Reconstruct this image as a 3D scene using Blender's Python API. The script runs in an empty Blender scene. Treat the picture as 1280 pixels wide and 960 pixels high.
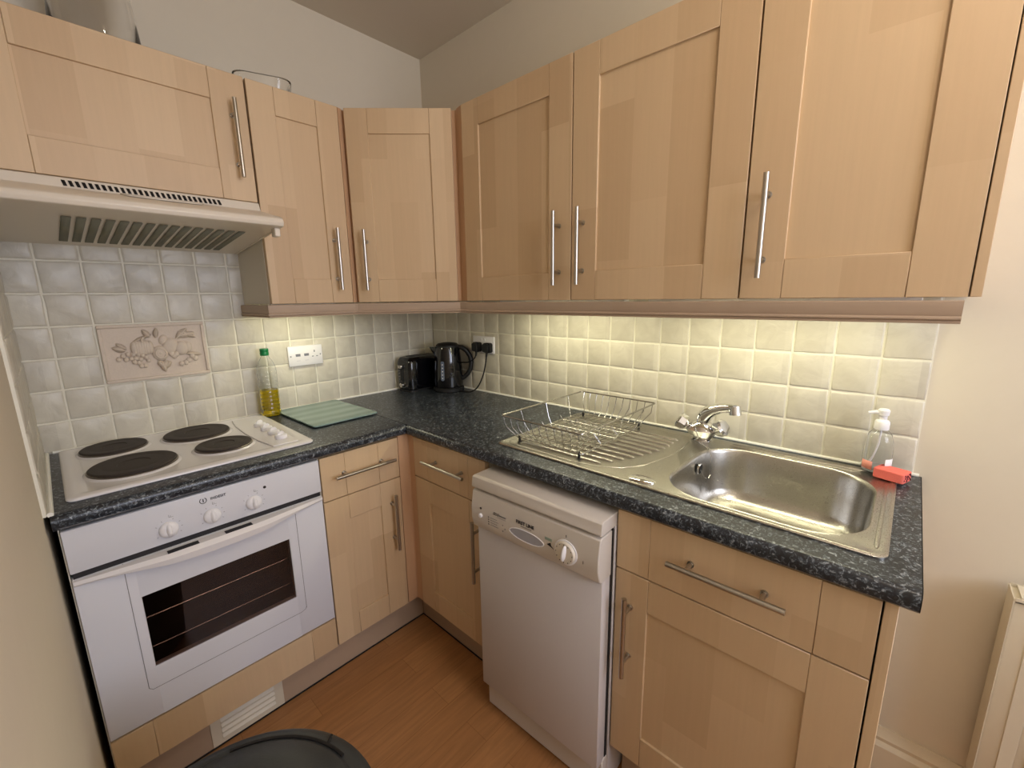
import bpy, bmesh, math, random
from mathutils import Vector, Matrix
random.seed(7)
C = bpy.context.scene.collection
PI = math.pi
WT = 0.912          # height of the worktop above the floor; z below is measured from the worktop top

# ------------------------------------------------------------------ materials
def srgb(r, g, b):
    f = lambda c: (c/255)/12.92 if c/255 <= .04045 else (((c/255)+.055)/1.055)**2.4
    return (f(r), f(g), f(b), 1)

def new_mat(name):
    m = bpy.data.materials.new(name); m.use_nodes = True
    nt = m.node_tree; b = nt.nodes['Principled BSDF']
    return m, nt, b

def plain(name, col, rough=.5, metal=0, bump=0, bscale=60, coat=0, trans=0, ior=1.45, emis=None, estr=0, spec=None, vary=0):
    m, nt, b = new_mat(name)
    b.inputs['Base Color'].default_value = col
    b.inputs['Roughness'].default_value = rough
    b.inputs['Metallic'].default_value = metal
    b.inputs['IOR'].default_value = ior
    b.inputs['Coat Weight'].default_value = coat
    b.inputs['Transmission Weight'].default_value = trans
    if spec is not None: b.inputs['Specular IOR Level'].default_value = spec
    if emis: b.inputs['Emission Color'].default_value = emis; b.inputs['Emission Strength'].default_value = estr
    if bump or vary:
        tc = nt.nodes.new('ShaderNodeTexCoord'); n = nt.nodes.new('ShaderNodeTexNoise')
        n.inputs['Scale'].default_value = bscale; n.inputs['Detail'].default_value = 4
        nt.links.new(tc.outputs['Object'], n.inputs['Vector'])
        if bump:
            bp = nt.nodes.new('ShaderNodeBump'); bp.inputs['Strength'].default_value = bump; bp.inputs['Distance'].default_value = .002
            nt.links.new(n.outputs['Fac'], bp.inputs['Height']); nt.links.new(bp.outputs['Normal'], b.inputs['Normal'])
        if vary:
            mx = nt.nodes.new('ShaderNodeMix'); mx.data_type = 'RGBA'
            mx.inputs[6].default_value = tuple(c*(1-vary) for c in col[:3])+(1,); mx.inputs[7].default_value = tuple(min(1, c*(1+vary)) for c in col[:3])+(1,)
            nt.links.new(n.outputs['Fac'], mx.inputs[0]); nt.links.new(mx.outputs[2], b.inputs['Base Color'])
    return m

def wood(name, c1, c2, vertical=True, plank=.105, length=.42, grain=.22, rough=.46):
    """light beech laminate: staves of slightly different tone with a fine grain"""
    m, nt, b = new_mat(name); N = nt.nodes.new; L = nt.links.new
    tc = N('ShaderNodeTexCoord'); oi = N('ShaderNodeObjectInfo')
    sep = N('ShaderNodeSeparateXYZ'); L(tc.outputs['Object'], sep.inputs[0])
    rnd = N('ShaderNodeMath'); rnd.operation = 'MULTIPLY'; rnd.inputs[1].default_value = 13.7; L(oi.outputs['Random'], rnd.inputs[0])
    ax = N('ShaderNodeMath'); ax.operation = 'ADD'; L(sep.outputs['X'], ax.inputs[0]); L(rnd.outputs[0], ax.inputs[1])
    yy = N('ShaderNodeMath'); yy.operation = 'ADD'; L(ax.outputs[0], yy.inputs[0]); L(sep.outputs['Y'], yy.inputs[1])
    zz = N('ShaderNodeMath'); zz.operation = 'ADD'; L(sep.outputs['Z'], zz.inputs[0]); L(rnd.outputs[0], zz.inputs[1])
    cmb = N('ShaderNodeCombineXYZ')
    if vertical: L(zz.outputs[0], cmb.inputs[0]); L(yy.outputs[0], cmb.inputs[1])
    else: L(yy.outputs[0], cmb.inputs[0]); L(zz.outputs[0], cmb.inputs[1])
    br = N('ShaderNodeTexBrick'); br.offset = .37; br.offset_frequency = 2
    br.inputs['Color1'].default_value = c1; br.inputs['Color2'].default_value = c2; br.inputs['Mortar'].default_value = tuple((a+d)/2 for a, d in zip(c1, c2))
    br.inputs['Scale'].default_value = 1; br.inputs['Mortar Size'].default_value = 0.0; br.inputs['Brick Width'].default_value = length; br.inputs['Row Height'].default_value = plank
    L(cmb.outputs[0], br.inputs['Vector'])
    mp = N('ShaderNodeMapping'); mp.inputs['Scale'].default_value = (4, 95, 1); L(cmb.outputs[0], mp.inputs['Vector'])
    no = N('ShaderNodeTexNoise'); no.inputs['Scale'].default_value = 1; no.inputs['Detail'].default_value = 5; no.inputs['Roughness'].default_value = .6; L(mp.outputs[0], no.inputs['Vector'])
    rp = N('ShaderNodeMapRange'); rp.inputs['From Min'].default_value = .3; rp.inputs['From Max'].default_value = .7; rp.inputs['To Min'].default_value = 1-.14*grain; rp.inputs['To Max'].default_value = 1+.08*grain
    L(no.outputs['Fac'], rp.inputs['Value'])
    mu = N('ShaderNodeMix'); mu.data_type = 'RGBA'; mu.blend_type = 'MULTIPLY'; mu.inputs[0].default_value = 1
    L(br.outputs['Color'], mu.inputs[6]); L(rp.outputs[0], mu.inputs[7]); L(mu.outputs[2], b.inputs['Base Color'])
    b.inputs['Roughness'].default_value = rough
    return m

BE1, BE2 = srgb(210, 182, 145), srgb(198, 168, 131)
M = {}
M['wood_v'] = wood('beech laminate upright', BE1, BE2, True)
M['wood_h'] = wood('beech laminate level', BE1, BE2, False, plank=.11)
M['wood_edge'] = wood('beech edging', srgb(205, 165, 128), srgb(198, 157, 120), True)
M['pelmet'] = wood('taupe pelmet laminate', srgb(182, 160, 138), srgb(178, 155, 133), False, plank=.2, rough=.45)
M['plinth'] = plain('plinth laminate', srgb(176, 152, 128), .5, vary=.05, bscale=9)
M['carcass'] = plain('carcass melamine', srgb(222, 214, 198), .5)
M['dark_gap'] = plain('black backing', srgb(22, 18, 16), .8)
M['steel_rod'] = plain('satin steel rod', srgb(185, 180, 172), .28, 1)
M['chrome'] = plain('chrome', srgb(225, 225, 225), .06, 1)
M['wire'] = plain('chromed wire', srgb(176, 174, 170), .25, 1)
M['enamel'] = plain('white enamel', srgb(226, 222, 222), .22, coat=.3)
M['oven_white'] = plain('oven white enamel', srgb(216, 216, 222), .3)
M['dw_white'] = plain('dishwasher white enamel', srgb(206, 200, 198), .33)
M['dw_plastic'] = plain('dishwasher cream plastic', srgb(208, 200, 190), .42)
M['hood_white'] = plain('cream painted metal', srgb(226, 216, 200), .35)
M['hood_grille'] = plain('grey grease filter', srgb(120, 118, 100), .7)
M['black_print'] = plain('black print', srgb(35, 33, 36), .6)
M['grey_print'] = plain('grey print', srgb(120, 118, 118), .6)
M['black_plastic'] = plain('black plastic', srgb(22, 22, 24), .4)
M['gloss_black'] = plain('gloss black', srgb(8, 8, 12), .07, coat=.3)
M['matt_black'] = plain('matt black', srgb(18, 18, 20), .55)
M['iron'] = plain('cast iron hotplate', srgb(52, 44, 40), .62, bump=.25, bscale=500, vary=.12)
M['iron_rim'] = plain('hotplate rim', srgb(120, 112, 105), .3, 1)
M['white_plastic'] = plain('white plastic', srgb(236, 234, 236), .3)
M['grey_socket'] = plain('socket slot', srgb(120, 122, 132), .5)
M['cream_paint'] = plain('cream wall paint', srgb(216, 206, 186), .75, bump=.25, bscale=25, vary=.015)
M['ceiling_paint'] = plain('ceiling paint', srgb(212, 202, 184), .85, bump=.15, bscale=30)
M['skirting'] = plain('cream gloss paint', srgb(212, 200, 176), .35)
M['radiator'] = plain('radiator enamel', srgb(214, 204, 182), .4)
M['grout'] = plain('cream grout', srgb(232, 228, 212), .85, bump=.4, bscale=200)
M['relief'] = plain('bisque relief', srgb(216, 201, 184), .55, bump=.3, bscale=160, vary=.06)
M['sealant'] = plain('white sealant', srgb(238, 236, 226), .4)
M['rubber'] = plain('black rubber', srgb(20, 20, 20), .6)
M['bin'] = plain('dark grey bin plastic', srgb(46, 48, 50), .42, bump=.1, bscale=300)
M['glass'] = plain('clear glass', (1, 1, 1, 1), .02, trans=1, ior=1.45)
M['clear_plastic'] = plain('clear plastic', (.97, .98, .98, 1), .06, trans=1, ior=1.3)
M['oil'] = plain('yellow oil', srgb(250, 222, 10), .02, trans=1, ior=1.3)
M['green_cap'] = plain('green plastic', srgb(10, 110, 60), .35)
M['sponge_red'] = plain('coral sponge', srgb(228, 112, 100), .9, bump=.6, bscale=300, vary=.06)
M['sponge_dark'] = plain('dark scourer', srgb(92, 22, 34), .95, bump=.6, bscale=400)
M['pink_label'] = plain('pink label', srgb(225, 150, 135), .6, vary=.25, bscale=90)
M['oven_glass'] = plain('brown oven glass', srgb(20, 11, 8), .3)
M['oven_in'] = plain('oven interior', srgb(40, 26, 20), .5)
M['smoke'] = plain('smoked oven glass', srgb(190, 165, 150), .02, trans=1, ior=1.45)
M['gauge'] = plain('water gauge', srgb(120, 130, 150), .2, trans=.3)
M['strip'] = plain('strip light diffuser', (1, 1, 1, 1), .5, emis=(1, .93, .62, 1), estr=6)
M['lamp_glow'] = plain('opal lamp shade', (1, 1, 1, 1), .5, emis=(1, .82, .6, 1), estr=2)
M['dial'] = plain('cream dial', srgb(216, 206, 190), .35)
M['frame_white'] = plain('white window frame', srgb(230, 230, 228), .4)

# brushed stainless steel
def steel(name, rough, aniso=.5):
    m, nt, b = new_mat(name); N = nt.nodes.new; L = nt.links.new
    b.inputs['Base Color'].default_value = srgb(182, 179, 172); b.inputs['Metallic'].default_value = 1
    tc = N('ShaderNodeTexCoord'); mp = N('ShaderNodeMapping'); mp.inputs['Scale'].default_value = (500, 500, 500); L(tc.outputs['Object'], mp.inputs['Vector'])
    no = N('ShaderNodeTexNoise'); no.inputs['Scale'].default_value = 1; no.inputs['Detail'].default_value = 3; L(mp.outputs[0], no.inputs['Vector'])
    mr = N('ShaderNodeMapRange'); mr.inputs['To Min'].default_value = rough-.06; mr.inputs['To Max'].default_value = rough+.08; L(no.outputs['Fac'], mr.inputs['Value']); L(mr.outputs[0], b.inputs['Roughness'])
    bp = N('ShaderNodeBump'); bp.inputs['Strength'].default_value = .02; bp.inputs['Distance'].default_value = .001; L(no.outputs['Fac'], bp.inputs['Height']); L(bp.outputs['Normal'], b.inputs['Normal'])
    return m
M['steel'] = steel('stainless sink steel', .28)

# speckled laminate worktop
def worktop_mat():
    m, nt, b = new_mat('speckled slate laminate'); N = nt.nodes.new; L = nt.links.new
    tc = N('ShaderNodeTexCoord')
    n1 = N('ShaderNodeTexNoise'); n1.inputs['Scale'].default_value = 112; n1.inputs['Detail'].default_value = 3; n1.inputs['Roughness'].default_value = .65; n1.inputs['Distortion'].default_value = 1.2
    L(tc.outputs['Object'], n1.inputs['Vector'])
    r1 = N('ShaderNodeValToRGB'); e = r1.color_ramp.elements
    e[0].position = .36; e[0].color = srgb(20, 23, 30); e[1].position = .72; e[1].color = srgb(164, 169, 172)
    x = e.new(.52); x.color = srgb(38, 42, 49); x = e.new(.585); x.color = srgb(82, 90, 98)
    L(n1.outputs['Fac'], r1.inputs[0])
    n2 = N('ShaderNodeTexNoise'); n2.inputs['Scale'].default_value = 18; n2.inputs['Detail'].default_value = 3; L(tc.outputs['Object'], n2.inputs['Vector'])
    r2 = N('ShaderNodeMapRange'); r2.inputs['From Min'].default_value = .3; r2.inputs['From Max'].default_value = .7; r2.inputs['To Min'].default_value = .7; r2.inputs['To Max'].default_value = 1.25; L(n2.outputs['Fac'], r2.inputs['Value'])
    mu = N('ShaderNodeMix'); mu.data_type = 'RGBA'; mu.blend_type = 'MULTIPLY'; mu.inputs[0].default_value = 1
    L(r1.outputs[0], mu.inputs[6]); L(r2.outputs[0], mu.inputs[7]); L(mu.outputs[2], b.inputs['Base Color'])
    b.inputs['Roughness'].default_value = .3
    bp = N('ShaderNodeBump'); bp.inputs['Strength'].default_value = .12; bp.inputs['Distance'].default_value = .001; L(n1.outputs['Fac'], bp.inputs['Height']); L(bp.outputs['Normal'], b.inputs['Normal'])
    return m
M['worktop'] = worktop_mat()

# stone-look ceramic tiles: colour changes from tile to tile
def tile_mat():
    m, nt, b = new_mat('rustic cream tile'); N = nt.nodes.new; L = nt.links.new
    tc = N('ShaderNodeTexCoord'); vm = N('ShaderNodeVectorMath'); vm.operation = 'SCALE'; vm.inputs['Scale'].default_value = 10
    L(tc.outputs['Object'], vm.inputs[0]); fl = N('ShaderNodeVectorMath'); fl.operation = 'FLOOR'; L(vm.outputs[0], fl.inputs[0])
    wn = N('ShaderNodeTexWhiteNoise'); L(fl.outputs[0], wn.inputs['Vector'])
    n = N('ShaderNodeTexNoise'); n.inputs['Scale'].default_value = 22; n.inputs['Detail'].default_value = 5; n.inputs['Distortion'].default_value = .8; L(tc.outputs['Object'], n.inputs['Vector'])
    ad = N('ShaderNodeMath'); ad.operation = 'MULTIPLY_ADD'; ad.inputs[1].default_value = .5; L(wn.outputs['Value'], ad.inputs[0]); L(n.outputs['Fac'], ad.inputs[2])
    r = N('ShaderNodeValToRGB'); e = r.color_ramp.elements; e[0].position = .3; e[0].color = srgb(194, 187, 172); e[1].position = 1; e[1].color = srgb(212, 206, 190)
    L(ad.outputs[0], r.inputs[0]); L(r.outputs[0], b.inputs['Base Color'])
    b.inputs['Roughness'].default_value = .36
    bp = N('ShaderNodeBump'); bp.inputs['Strength'].default_value = .55; bp.inputs['Distance'].default_value = .004; L(n.outputs['Fac'], bp.inputs['Height']); L(bp.outputs['Normal'], b.inputs['Normal'])
    return m
M['tile'] = tile_mat()

def floor_mat():
    m, nt, b = new_mat('oak laminate floor'); N = nt.nodes.new; L = nt.links.new
    tc = N('ShaderNodeTexCoord')
    br = N('ShaderNodeTexBrick'); br.offset = .4; br.inputs['Scale'].default_value = 1
    br.inputs['Color1'].default_value = srgb(176, 126, 78); br.inputs['Color2'].default_value = srgb(163, 113, 68); br.inputs['Mortar'].default_value = srgb(140, 94, 54)
    br.inputs['Mortar Size'].default_value = .0008; br.inputs['Brick Width'].default_value = .52; br.inputs['Row Height'].default_value = .095; L(tc.outputs['Object'], br.inputs['Vector'])
    mp = N('ShaderNodeMapping'); mp.inputs['Scale'].default_value = (7, 75, 1); L(tc.outputs['Object'], mp.inputs['Vector'])
    no = N('ShaderNodeTexNoise'); no.inputs['Detail'].default_value = 6; no.inputs['Scale'].default_value = 1; no.inputs['Distortion'].default_value = .5; L(mp.outputs[0], no.inputs['Vector'])
    mr = N('ShaderNodeMapRange'); mr.inputs['From Min'].default_value = .3; mr.inputs['From Max'].default_value = .7; mr.inputs['To Min'].default_value = .82; mr.inputs['To Max'].default_value = 1.1; L(no.outputs['Fac'], mr.inputs['Value'])
    mu = N('ShaderNodeMix'); mu.data_type = 'RGBA'; mu.blend_type = 'MULTIPLY'; mu.inputs[0].default_value = 1
    L(br.outputs['Color'], mu.inputs[6]); L(mr.outputs[0], mu.inputs[7]); L(mu.outputs[2], b.inputs['Base Color']); b.inputs['Roughness'].default_value = .38
    return m
M['floor'] = floor_mat()

def board_mat():
    m, nt, b = new_mat('frosted sea-green glass'); N = nt.nodes.new; L = nt.links.new
    tc = N('ShaderNodeTexCoord'); w = N('ShaderNodeTexWave'); w.bands_direction = 'Y'; w.inputs['Scale'].default_value = 4; w.inputs['Distortion'].default_value = 1.5; w.inputs['Detail'].default_value = 1; w.inputs['Detail Scale'].default_value = 1.5
    L(tc.outputs['Object'], w.inputs['Vector'])
    r = N('ShaderNodeValToRGB'); e = r.color_ramp.elements; e[0].color = srgb(130, 158, 152); e[1].color = srgb(160, 186, 179); L(w.outputs['Color'], r.inputs[0]); L(r.outputs[0], b.inputs['Base Color'])
    b.inputs['Roughness'].default_value = .16; b.inputs['Transmission Weight'].default_value = .3
    return m
M['board'] = board_mat()

# ------------------------------------------------------------------ mesh helpers
class MB:
    def __init__(s): s.bm = bmesh.new(); s.mi = 0; s.mats = []
    def use(s, mat):
        if mat not in s.mats: s.mats.append(mat)
        s.mi = s.mats.index(mat); return s
    def _tag(s, faces, smooth=False):
        for f in faces: f.material_index = s.mi; f.smooth = smooth
    def box(s, x0, x1, y0, y1, z0, z1, bev=0, seg=1):
        x0, x1 = sorted((x0, x1)); y0, y1 = sorted((y0, y1)); z0, z1 = sorted((z0, z1))
        n0 = len(s.bm.faces)
        r = bmesh.ops.create_cube(s.bm, size=1); vs = r['verts']
        for v in vs: v.co = Vector(((x0+x1)/2+v.co.x*(x1-x0), (y0+y1)/2+v.co.y*(y1-y0), (z0+z1)/2+v.co.z*(z1-z0)))
        fs = set(f for v in vs for f in v.link_faces)
        if bev:
            es = list(set(e for v in vs for e in v.link_edges))
            r = bmesh.ops.bevel(s.bm, geom=es, offset=bev, segments=seg, profile=.5, affect='EDGES')
            fs = set(r['faces']) | set(f for f in fs if f.is_valid)
        s._tag(fs, False); 
        return s
    def cyl(s, a, b, r0, r1=None, n=20, cap=True, smooth=True):
        a, b = Vector(a), Vector(b); r1 = r0 if r1 is None else r1
        d = b-a; q = d.to_track_quat('Z', 'Y').to_matrix()
        A, B = [], []
        for i in range(n):
            t = 2*PI*i/n; o = q @ Vector((math.cos(t), math.sin(t), 0))
            A.append(s.bm.verts.new(a+o*r0)); B.append(s.bm.verts.new(b+o*r1))
        fs = [s.bm.faces.new((A[i], A[(i+1) % n], B[(i+1) % n], B[i])) for i in range(n)]
        s._tag(fs, smooth)
        if cap: s._tag([s.bm.faces.new(A[::-1]), s.bm.faces.new(B)], False)
        return s
    def lathe(s, prof, c=(0, 0, 0), n=40, M4=None, sx=1, sy=1, caps=True):
        """prof: (radius, z) from bottom to top"""
        rings = []
        for r, z in prof:
            if r < 1e-6: rings.append([s._v((0, 0, z), c, M4)])
            else: rings.append([s._v((r*sx*math.cos(2*PI*i/n), r*sy*math.sin(2*PI*i/n), z), c, M4) for i in range(n)])
        fs = []
        for A, B in zip(rings, rings[1:]):
            if len(A) == 1 and len(B) == 1: continue
            for i in range(n):
                j = (i+1) % n
                if len(A) == 1: fs.append(s.bm.faces.new((A[0], B[j], B[i])))
                elif len(B) == 1: fs.append(s.bm.faces.new((A[i], A[j], B[0])))
                else: fs.append(s.bm.faces.new((A[i], A[j], B[j], B[i])))
        if caps:
            if len(rings[0]) > 1: fs.append(s.bm.faces.new(rings[0][::-1]))
            if len(rings[-1]) > 1: fs.append(s.bm.faces.new(rings[-1]))
        s._tag(fs, True); return s
    def _v(s, p, c, M4):
        p = Vector(p)
        if M4 is not None: p = M4 @ p
        return s.bm.verts.new(p+Vector(c))
    def tube(s, pts, r, n=8, closed=False, radii=None, flat=1.0):
        pts = [Vector(p) for p in pts]; m = len(pts); rings = []
        up = None
        for i, p in enumerate(pts):
            if closed: t = (pts[(i+1) % m]-pts[i-1]).normalized()
            else: t = (pts[min(i+1, m-1)]-pts[max(i-1, 0)]).normalized()
            if up is None: up = Vector((0, 0, 1)) if abs(t.z) < .9 else Vector((1, 0, 0))
            u = (up-t*up.dot(t))
            if u.length < 1e-5: u = Vector((1, 0, 0))-t*t.x
            u.normalize(); w = t.cross(u); up = u
            rr = radii[i] if radii else r
            rings.append([s.bm.verts.new(p+(u*math.cos(2*PI*k/n)*flat+w*math.sin(2*PI*k/n))*rr) for k in range(n)])
        fs = []
        for i in range(m if closed else m-1):
            A, B = rings[i], rings[(i+1) % m]
            for k in range(n): fs.append(s.bm.faces.new((A[k], A[(k+1) % n], B[(k+1) % n], B[k])))
        s._tag(fs, True)
        if not closed: s._tag([s.bm.faces.new(rings[0][::-1]), s.bm.faces.new(rings[-1])], False)
        return s
    def prism(s, poly, z0, z1, M4=None, smooth=False):
        """poly in xy extruded z0..z1 (M4 may re-orient)"""
        f = lambda p: (M4 @ Vector(p)) if M4 is not None else Vector(p)
        A = [s.bm.verts.new(f((x, y, z0))) for x, y in poly]; B = [s.bm.verts.new(f((x, y, z1))) for x, y in poly]; n = len(poly)
        side = [s.bm.faces.new((A[i], A[(i+1) % n], B[(i+1) % n], B[i])) for i in range(n)]
        caps = [s.bm.faces.new(A[::-1]), s.bm.faces.new(B)]
        s._tag(side, smooth); s._tag(caps, False); return s
    def ball(s, c, r, sc=(1, 1, 1), seg=16, rot=None):
        r_ = bmesh.ops.create_uvsphere(s.bm, u_segments=seg, v_segments=max(6, seg//2), radius=r)
        Mt = rot.to_4x4() if rot else Matrix.Identity(4)
        for v in r_['verts']: v.co = (Mt @ Vector((v.co.x*sc[0], v.co.y*sc[1], v.co.z*sc[2])))+Vector(c)
        s._tag(set(f for v in r_['verts'] for f in v.link_faces), True); return s
    def build(s, name, mat=None, parent=None, smooth_angle=None):
        bmesh.ops.recalc_face_normals(s.bm, faces=s.bm.faces)
        me = bpy.data.meshes.new(name); s.bm.to_mesh(me); s.bm.free()
        if s.mats:
            for m in s.mats: me.materials.append(m)
        else: me.materials.append(mat)
        me.set_sharp_from_angle(angle=math.radians(38))
        o = bpy.data.objects.new(name, me); C.objects.link(o)
        if parent is not None: o.parent = parent
        return o

def bevel_mod(o, w=.002, seg=2):
    m = o.modifiers.new('bevel', 'BEVEL'); m.width = w; m.segments = seg; m.limit_method = 'ANGLE'; return o

def rrect(x0, x1, y0, y1, r, n=6):
    pts = []
    for cx, cy, a in ((x1-r, y1-r, 0), (x0+r, y1-r, 90), (x0+r, y0+r, 180), (x1-r, y0+r, 270)):
        for i in range(n+1):
            t = math.radians(a+90*i/n); pts.append((cx+r*math.cos(t), cy+r*math.sin(t)))
    return pts

def tag(o, label=None, cat=None, group=None, kind=None):
    if label: o['label'] = label
    if cat: o['category'] = cat
    if group: o['group'] = group
    if kind: o['kind'] = kind
    return o
def thing(name, label, cat, loc=(0, 0, 0), rz=0, group=None):
    o = bpy.data.objects.new(name, None); C.objects.link(o); o.location = loc; o.rotation_euler = (0, 0, rz); o.empty_display_size = .05
    return tag(o, label, cat, group)
def text(name, s, size, mat, parent, M4, depth=.0004, bold=False, shear=0, spacing=1.0):
    cu = bpy.data.curves.new(name, 'FONT'); cu.body = s; cu.size = size; cu.align_x = 'CENTER'; cu.align_y = 'CENTER'; cu.extrude = depth
    cu.shear = shear; cu.space_character = spacing
    if bold: cu.offset = size*.02
    t = bpy.data.objects.new(name+'_curve', cu); C.objects.link(t)
    dg = bpy.context.evaluated_depsgraph_get(); me = bpy.data.meshes.new_from_object(t.evaluated_get(dg))
    C.objects.unlink(t); bpy.data.objects.remove(t)
    me.transform(M4); me.materials.clear(); me.materials.append(mat)
    o = bpy.data.objects.new(name, me); C.objects.link(o); o.parent = parent
    return o
FRONT = Matrix.Rotation(PI/2, 4, 'X')       # text lying in xy turned to stand and face -y
RB = -PI/2                                   # the run along the right wall: local x = distance from the corner, local -y = out of the wall

# ------------------------------------------------------------------ the room
ZF, ZC, XL, YF = -WT, 1.633, -1.546, -3.5
def struct(name, mb, mat, label=None, parent=None):
    o = mb.build(name, mat, parent); o['kind'] = 'structure'
    if label: o['label'] = label
    return o
struct('floor', MB().box(XL-.1, .1, YF-.1, .1, ZF-.05, ZF), M['floor'], 'orange brown oak laminate floor')
struct('ceiling', MB().box(XL-.1, .1, YF-.1, .1, ZC, ZC+.05), M['ceiling_paint'], 'plain off-white ceiling')
struct('wall_back', MB().box(XL-.1, .1, 0, .1, ZF, ZC), M['cream_paint'], 'cream wall behind the cooker run')
struct('wall_right', MB().box(0, .1, YF-.1, 0, ZF, ZC), M['cream_paint'], 'cream wall behind the sink run')
struct('wall_left', MB().box(XL-.1, XL, YF-.1, 0, ZF, ZC), M['cream_paint'], 'cream wall close to the left of the cooker')
wf = MB()                                    # wall behind the viewer, with a window opening
wx0, wx1, wz0, wz1 = -1.40, -.25, .20, 1.42
wf.box(XL, wx0, YF-.1, YF, ZF, ZC).box(wx1, 0, YF-.1, YF, ZF, ZC).box(wx0, wx1, YF-.1, YF, ZF, wz0).box(wx0, wx1, YF-.1, YF, wz1, ZC)
struct('wall_front', wf, M['cream_paint'], 'cream wall with the window behind the viewer')
w = MB()
for a in ((wx0, wx0+.05, wz0, wz1), (wx1-.05, wx1, wz0, wz1), (wx0, wx1, wz0, wz0+.05), (wx0, wx1, wz1-.05, wz1), ((wx0+wx1)/2-.03, (wx0+wx1)/2+.03, wz0, wz1), (wx0, wx1, 1.0, 1.04)):
    w.box(a[0], a[1], YF-.08, YF-.03, a[2], a[3])
win = struct('window_1', w, M['frame_white'], 'white framed window')

# skirting along the right wall beyond the units
sk = MB(); prof = [(0, ZF), (-.024, ZF), (-.024, ZF+.088), (-.014, ZF+.100), (-.016, ZF+.112), (-.008, ZF+.126), (-.005, ZF+.138), (0, ZF+.138)]
sk.prism([(x, z) for x, z in prof], 2.02, 3.48, Matrix(((1, 0, 0, 0), (0, 0, -1, 0), (0, 1, 0, 0), (0, 0, 0, 1))))
struct('baseboard_right', sk, M['skirting'], 'cream moulded skirting board')
sk = MB(); sk.prism([(-x, z) for x, z in prof], 0.64, 3.48, Matrix(((1, 0, 0, XL), (0, 0, -1, 0), (0, 1, 0, 0), (0, 0, 0, 1))))
struct('baseboard_left', sk, M['skirting'], 'cream moulded skirting board')

# tiled splashbacks: grout bed plus a bevelled, slightly wavy pad for every tile
def tiles(name, label, cols, rows, MT, skip=None):
    b = MB(); b.use(M['grout'])
    T = .008
    def P(u, v, d): return MT @ Vector((u, v, d))
    u0, u1, v0, v1 = cols[0], cols[-1], rows[0], rows[-1]
    def slab(u0, u1, v0, v1, d):
        vs = [b.bm.verts.new(P(*p)) for p in ((u0, v0, 0), (u1, v0, 0), (u1, v1, 0), (u0, v1, 0), (u0, v0, d), (u1, v0, d), (u1, v1, d), (u0, v1, d))]
        b._tag([b.bm.faces.new([vs[i] for i in f]) for f in ((4, 5, 6, 7), (0, 3, 2, 1), (0, 1, 5, 4), (1, 2, 6, 5), (2, 3, 7, 6), (3, 0, 4, 7))])
    slab(u0, u1, v0, v1, T-.0022)
    b.use(M['tile']); g = .0022
    for i in range(len(cols)-1):
        for j in range(len(rows)-1):
            a0, a1, c0, c1 = cols[i]+g, cols[i+1]-g, rows[j]+g, rows[j+1]-g
            if a1-a0 < .006 or c1-c0 < .006: continue
            if skip and skip[0] < (a0+a1)/2 < skip[1] and skip[2] < (c0+c1)/2 < skip[3]: continue
            n = 4; out = []
            for (s, e) in (((a0, c0), (a1, c0)), ((a1, c0), (a1, c1)), ((a1, c1), (a0, c1)), ((a0, c1), (a0, c0))):
                for k in range(n):
                    t = k/n; out.append((s[0]+(e[0]-s[0])*t+random.uniform(-.0009, .0009), s[1]+(e[1]-s[1])*t+random.uniform(-.0009, .0009)))
            cu, cv = (a0+a1)/2, (c0+c1)/2; w_ = min(a1-a0, c1-c0)
            k1 = 1-.0045*2/w_ if w_ > .03 else .8
            dz = random.uniform(-.0004, .0006)
            R = [[b.bm.verts.new(P(x, y, T-.0024)) for x, y in out],
                 [b.bm.verts.new(P(cu+(x-cu)*(1-(1-k1)*.35), cv+(y-cv)*(1-(1-k1)*.35), T-.0004+dz)) for x, y in out],
                 [b.bm.verts.new(P(cu+(x-cu)*k1, cv+(y-cv)*k1, T+.0006+dz+random.uniform(-.0003, .0003))) for x, y in out]]
            fs = []
            for A, B in zip(R, R[1:]):
                for q in range(len(A)): fs.append(b.bm.faces.new((A[q], A[(q+1) % len(A)], B[(q+1) % len(A)], B[q])))
            b._tag(fs, False); b._tag([b.bm.faces.new(R[2])], False)
    return struct(name, b, None, label)
rowsA = [.0]+[.098+.1*i for i in range(6)]+[.66]
colsA = [XL]+[-1.4664+.1*i for i in range(15)]+[-.008]
tiles('trim_1', 'square cream stone-look tiles on the back wall', colsA, rowsA, Matrix(((1, 0, 0, 0), (0, 0, -1, 0), (0, 1, 0, 0), (0, 0, 0, 1))), (-1.37, -1.06, .19, .41))
colsB = [.008]+[.021+.1*i for i in range(20)]+[2.019]
colsB = [.008]+[.021+.1*i for i in range(1, 20)]+[2.019]
tiles('trim_2', 'square cream stone-look tiles above the sink', colsB, [0, .098, .198, .298, .398, .5], Matrix(((0, 0, -1, 0), (-1, 0, 0, 0), (0, 1, 0, 0), (0, 0, 0, 1))))
tiles('trim_3', 'narrow strip of cream tiles on the left wall', [.008, .06, .16, .26, .36, .46, .56, .60], rowsA, Matrix(((0, 0, 1, XL), (-1, 0, 0, 0), (0, 1, 0, 0), (0, 0, 0, 1))))
# sealant beads along the worktop
sb = MB(); sb.tube([(-1.52, -.012, .003), (-.01, -.012, .003)], .005); sb.tube([(-.012, -.012, .003), (-.012, -2.03, .003)], .005); sb.tube([(XL+.012, -.012, .003), (XL+.012, -.6, .003)], .006)
struct('trim_4', sb, M['sealant'], 'white sealant bead')
# old painted-over plaster crease low on the left wall
cr = MB(); cr.tube([(XL, -1.02, -.5), (XL, -1.0, -.62), (XL, -1.01, -.74), (XL, -1.0, -.85)], .004, 8)
struct('trim_5', cr, M['cream_paint'], 'painted-over ridge on the left wall')

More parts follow.
